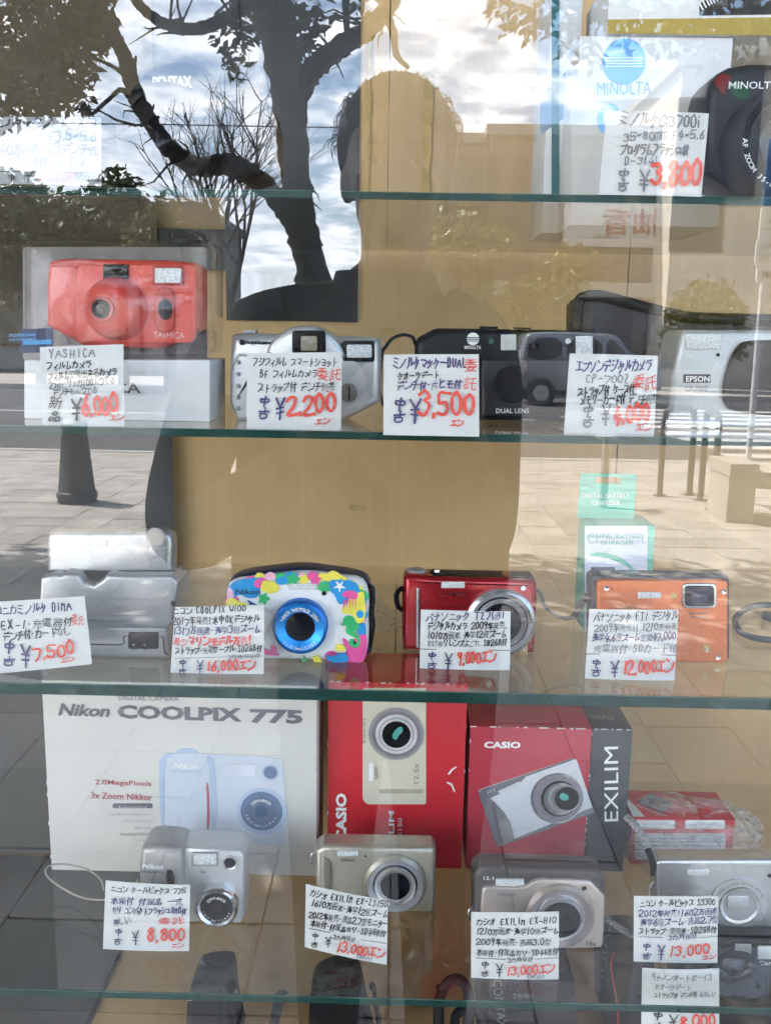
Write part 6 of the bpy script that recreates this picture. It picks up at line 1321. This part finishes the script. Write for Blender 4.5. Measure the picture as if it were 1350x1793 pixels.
for s in (-1, 1):
    if s < 0: B.append(m_limb([(TX-.10, PY, 1.38, .065, .07), (TX-.18, PY-.005, 1.352, .074, .075), (TX-.235, PY+.01, 1.30, .072, .075), (TX-.275, PY+.05, 1.19, .064, .066), (TX-.295, PY+.09, 1.09, .060, .060), (TX-.275, PY+.13, 1.05, .058, .056), (TX-.20, PY+.20, 1.10, .052, .05), (PX-.14, PY+.275, 1.17, .045, .043), (PX-.10, PY+.315, 1.215, .036, .034), (PX-.08, PY+.33, 1.235, .028, .026)]))
    else: B.append(m_limb([(TX+.10, PY, 1.38, .065, .07), (TX+.155, PY-.005, 1.35, .07, .075), (TX+.175, PY+.015, 1.29, .068, .072), (TX+.178, PY+.07, 1.18, .060, .064), (TX+.175, PY+.12, 1.09, .056, .058), (TX+.165, PY+.16, 1.06, .052, .052), (PX+.125, PY+.22, 1.11, .048, .048), (PX+.115, PY+.285, 1.18, .040, .040), (PX+.10, PY+.32, 1.22, .034, .032), (PX+.092, PY+.33, 1.238, .028, .026)]))
    B.append(m_limb([(PX+s*.085, PY, .93, .105, .115), (PX+s*.095, PY+.005, .82, .100, .105), (PX+s*.095, PY+.01, .62, .090, .09), (PX+s*.095, PY+.015, .50, .078, .078), (PX+s*.097, PY-.005, .34, .070, .072), (PX+s*.10, PY-.01, .14, .060, .06), (PX+s*.10, PY-.01, .07, .056, .058)]))
    B.append(m_limb([(PX+s*.10, PY-.07, .052, .042, .048), (PX+s*.102, PY-.01, .055, .047, .052), (PX+s*.106, PY+.08, .042, .05, .04), (PX+s*.110, PY+.15, .034, .046, .032), (PX+s*.110, PY+.185, .03, .03, .022)]))
    # hand: palm beside the phone, four fingers over its back, thumb on its screen side
    hx = .015 + s*.062
    B.append(m_limb([(PX+s*.09, PY+.325, 1.23, .026, .024), (hx, -.622, 1.255, .032, .018), (hx-s*.002, -.606, 1.285, .036, .016), (hx-s*.004, -.600, 1.305, .03, .014)], 12))
    for k, (z, ln) in enumerate(((1.318, .052), (1.299, .060), (1.280, .056), (1.262, .044))):
        B.append(m_tube(spline([(hx-s*.002, -.603, z-.004), (hx-s*.004, -.588, z), (hx-s*.016, -.574, z+.003), (hx-s*(.016+ln*.55), -.5745, z+.008), (hx-s*(.016+ln), -.5775, z+.013)], 3), [.0092]*4+[.0088]*4+[.0082]*4+[.007], 8))
    B.append(m_tube(spline([(hx-s*.006, -.618, 1.262), (hx-s*.018, -.618, 1.285), (hx-s*.032, -.612, 1.31), (hx-s*.042, -.6085, 1.33)], 3), [.012]*3+[.0105]*4+[.009]*2+[.0075], 8))
hc = (PX, PY+.03, HZ)
B += [m_ball((hc[0], hc[1]-.005, HZ+.025), (.077, .098, .098), 28, 18), m_ball((hc[0], hc[1]+.02, HZ-.045), (.062, .075, .078), 24, 14), m_ball((hc[0], hc[1]+.055, HZ-.098), (.034, .03, .026)),
      m_limb([(hc[0], hc[1]+.085, HZ+.015, .009, .012), (hc[0], hc[1]+.10, HZ-.012, .012, .014), (hc[0], hc[1]+.112, HZ-.035, .017, .014), (hc[0], hc[1]+.095, HZ-.044, .012, .010)], 10),
      m_ball((hc[0], hc[1]+.088, HZ-.071), (.026, .012, .0085)), m_ball((hc[0], hc[1]+.082, HZ+.026), (.058, .018, .012))]
for s in (-1, 1): B += [m_ball((hc[0]+s*.076, hc[1]-.01, HZ-.012), (.012, .024, .034)), m_ball((hc[0]+s*.043, hc[1]+.066, HZ-.028), (.024, .022, .022))]
pm = bpy.data.meshes.new('body')
V, Fc = m_join(*B); pm.from_pydata(V, [], Fc); fix(pm)
po_ = bpy.data.objects.new('body', pm); col.objects.link(po_)
rm = po_.modifiers.new('r', 'REMESH'); rm.mode = 'VOXEL'; rm.voxel_size = .0065; rm.use_smooth_shade = True
smd = po_.modifiers.new('s', 'SMOOTH'); smd.factor = .5; smd.iterations = 4
me2 = bpy.data.meshes.new_from_object(po_.evaluated_get(bpy.context.evaluated_depsgraph_get()))
bpy.data.objects.remove(po_)
M_skin = mat('skin', (.26, .155, .11), .5, scale=30, var=.06); M_jk = mat('jacket_cloth', (.022, .022, .024), .8, scale=180, bump=.3, var=.2); M_tr = mat('trouser_cloth', (.035, .034, .036), .85, scale=180, bump=.3, var=.2); M_shoe = mat('shoe_leather', (.03, .026, .022), .5)
for m in (M_jk, M_skin, M_tr, M_shoe): me2.materials.append(m)
for p in me2.polygons:
    c = p.center; p.use_smooth = True
    if c.z > 1.44: k = 1
    elif c.y > PY+.335 and 1.20 < c.z < 1.40: k = 1
    elif c.z < .10: k = 3
    elif c.z < .915: k = 2
    else: k = 0
    p.material_index = k
pe = empty('person', (PX, PY, 0), 'person in a dark jacket taking the picture with a phone, mirrored in mid glass', 'person')
bd = bpy.data.objects.new('body', me2); col.objects.link(bd); bd.parent = pe; bd.location = (-PX, -PY, 0)
off = Vector((-PX, -PY, 0))
# jacket hem and collar, hair, eyes, brows, lips
def ring(z, rx, ry, n=30): return [((TX if z < 1.38 else TX*.6) + rx*math.cos(2*math.pi*i/n), PY + ry*math.sin(2*math.pi*i/n), z) for i in range(n)]
def m_rings(rs):
    V = []; Fc = []; n = len(rs[0])
    for r in rs: V += r
    for j in range(len(rs)-1):
        for i in range(n): Fc.append((j*n+i, j*n+(i+1) % n, (j+1)*n+(i+1) % n, (j+1)*n+i))
    return V, Fc
jk = obj('jacket', m_rings([ring(.93, .225, .155), ring(.925, .235, .165), ring(1.0, .235, .165), ring(1.15, .225, .155), ring(1.25, .222, .150), ring(1.33, .205, .140), ring(1.39, .15, .11), ring(1.415, .11, .095)]), M_jk, pe, 60, off)
obj('collar', m_rings([ring(1.40, .10, .09), ring(1.445, .085, .085), ring(1.46, .08, .082), ring(1.445, .075, .076), ring(1.405, .08, .08)]), M_jk, pe, 60, off)
M_hair = mat('hair_dark', (.028, .020, .015), .45, scale=120, var=.3)
rnd = random.Random(9); hs = []
capV, capF = m_ball((hc[0], hc[1]-.018, HZ+.045), (.094, .110, .106), 30, 18)
capV = [(x, min(y, hc[1]+.068) if z > HZ+.045 else min(y, hc[1]+.0), z) for x, y, z in capV]; capV = [(x, y, max(z, HZ-.075)) for x, y, z in capV]
hair = obj('hair', (capV, capF), M_hair, pe, 60, off)
for _ in range(300):
    a = rnd.uniform(0, 2*math.pi); e = rnd.uniform(.05, 1.45); d = Vector((math.cos(a)*math.cos(e), math.sin(a)*math.cos(e), math.sin(e)))
    if d.y > .55 and d.z < .55: continue
    p = Vector((hc[0], hc[1]-.018, HZ+.045)) + Vector((d.x*.09, d.y*.105, d.z*.102)); t = Vector((d.x*.35+rnd.gauss(0, .3), d.y*.3+rnd.gauss(0, .3), -.75+rnd.gauss(0, .3))).normalized(); L = rnd.uniform(.008, .022)
    q = [p, p + d*.010 + t*L*.4, p + d*.012 + t*L*.8 + Vector((0, 0, -.006)), p + d*.008 + t*L + Vector((0, 0, -.015))]
    hs.append(m_tube(q, [.0009, .0008, .0006, .0003], 4))
o = obj('hair_strands', m_join(*hs), M_hair, hair, 60, recalc=False); o['kind'] = 'stuff'
for s in (-1, 1):
    ey = obj('eye', m_ball((hc[0]+s*.031, hc[1]+.082, HZ+.004), (.013, .008, .007), 16, 10), mat('eye_white', (.7, .68, .65), .2), pe, 60, off)
    obj('iris', m_ball((hc[0]+s*.031, hc[1]+.0885, HZ+.004), (.0058, .003, .0058), 14, 8), mat('iris_dark', (.02, .014, .01), .15), ey, 60)
    obj('brow', m_tube([(hc[0]+s*.014, hc[1]+.098, HZ+.026), (hc[0]+s*.032, hc[1]+.095, HZ+.031), (hc[0]+s*.05, hc[1]+.083, HZ+.026)], [.003, .0035, .002], 6), M_hair, pe, 60, off)
obj('lips', m_ball((hc[0], hc[1]+.094, HZ-.071), (.023, .008, .0065), 18, 10), mat('lip', (.42, .17, .14), .4), pe, 60, off)
# the phone, its lens just behind the camera's own place
pn_ = empty('smartphone', (.015, -.592, 1.22), 'black smartphone held up in both hands by the mirrored person', 'phone')
pn_.rotation_euler = (0, 0, 0)
ph = obj('case', m_prism(rrect(-.037, 0, .037, .158, .009, 5), -.0045, .0045, .002, 3), mat('phone_black', (.012, .012, .014), .3), pn_, 40)
# turned about: its back faces the glass (+y)
obj('screen', m_prism(rrect(-.034, .004, .034, .154, .007, 4), -.0056, -.0047, 0), mat('phone_screen', (.02, .02, .024), .08), pn_, 0)
isl = obj('camera_island', m_prism(rrect(-.026, .122, -.006, .15, .006, 4), .0047, .0066, .0005), mat('island_grey', (.05, .05, .055), .3), pn_, 40)
obj('phone_lens', m_lathe([(.005, .0067), (.005, .008), (.003, .0082)], (-.016, 0, .142), 18), M_lens, isl)
obj('phone_lens', m_lathe([(.005, .0067), (.005, .008), (.003, .0082)], (-.016, 0, .129), 18), M_lens, isl)
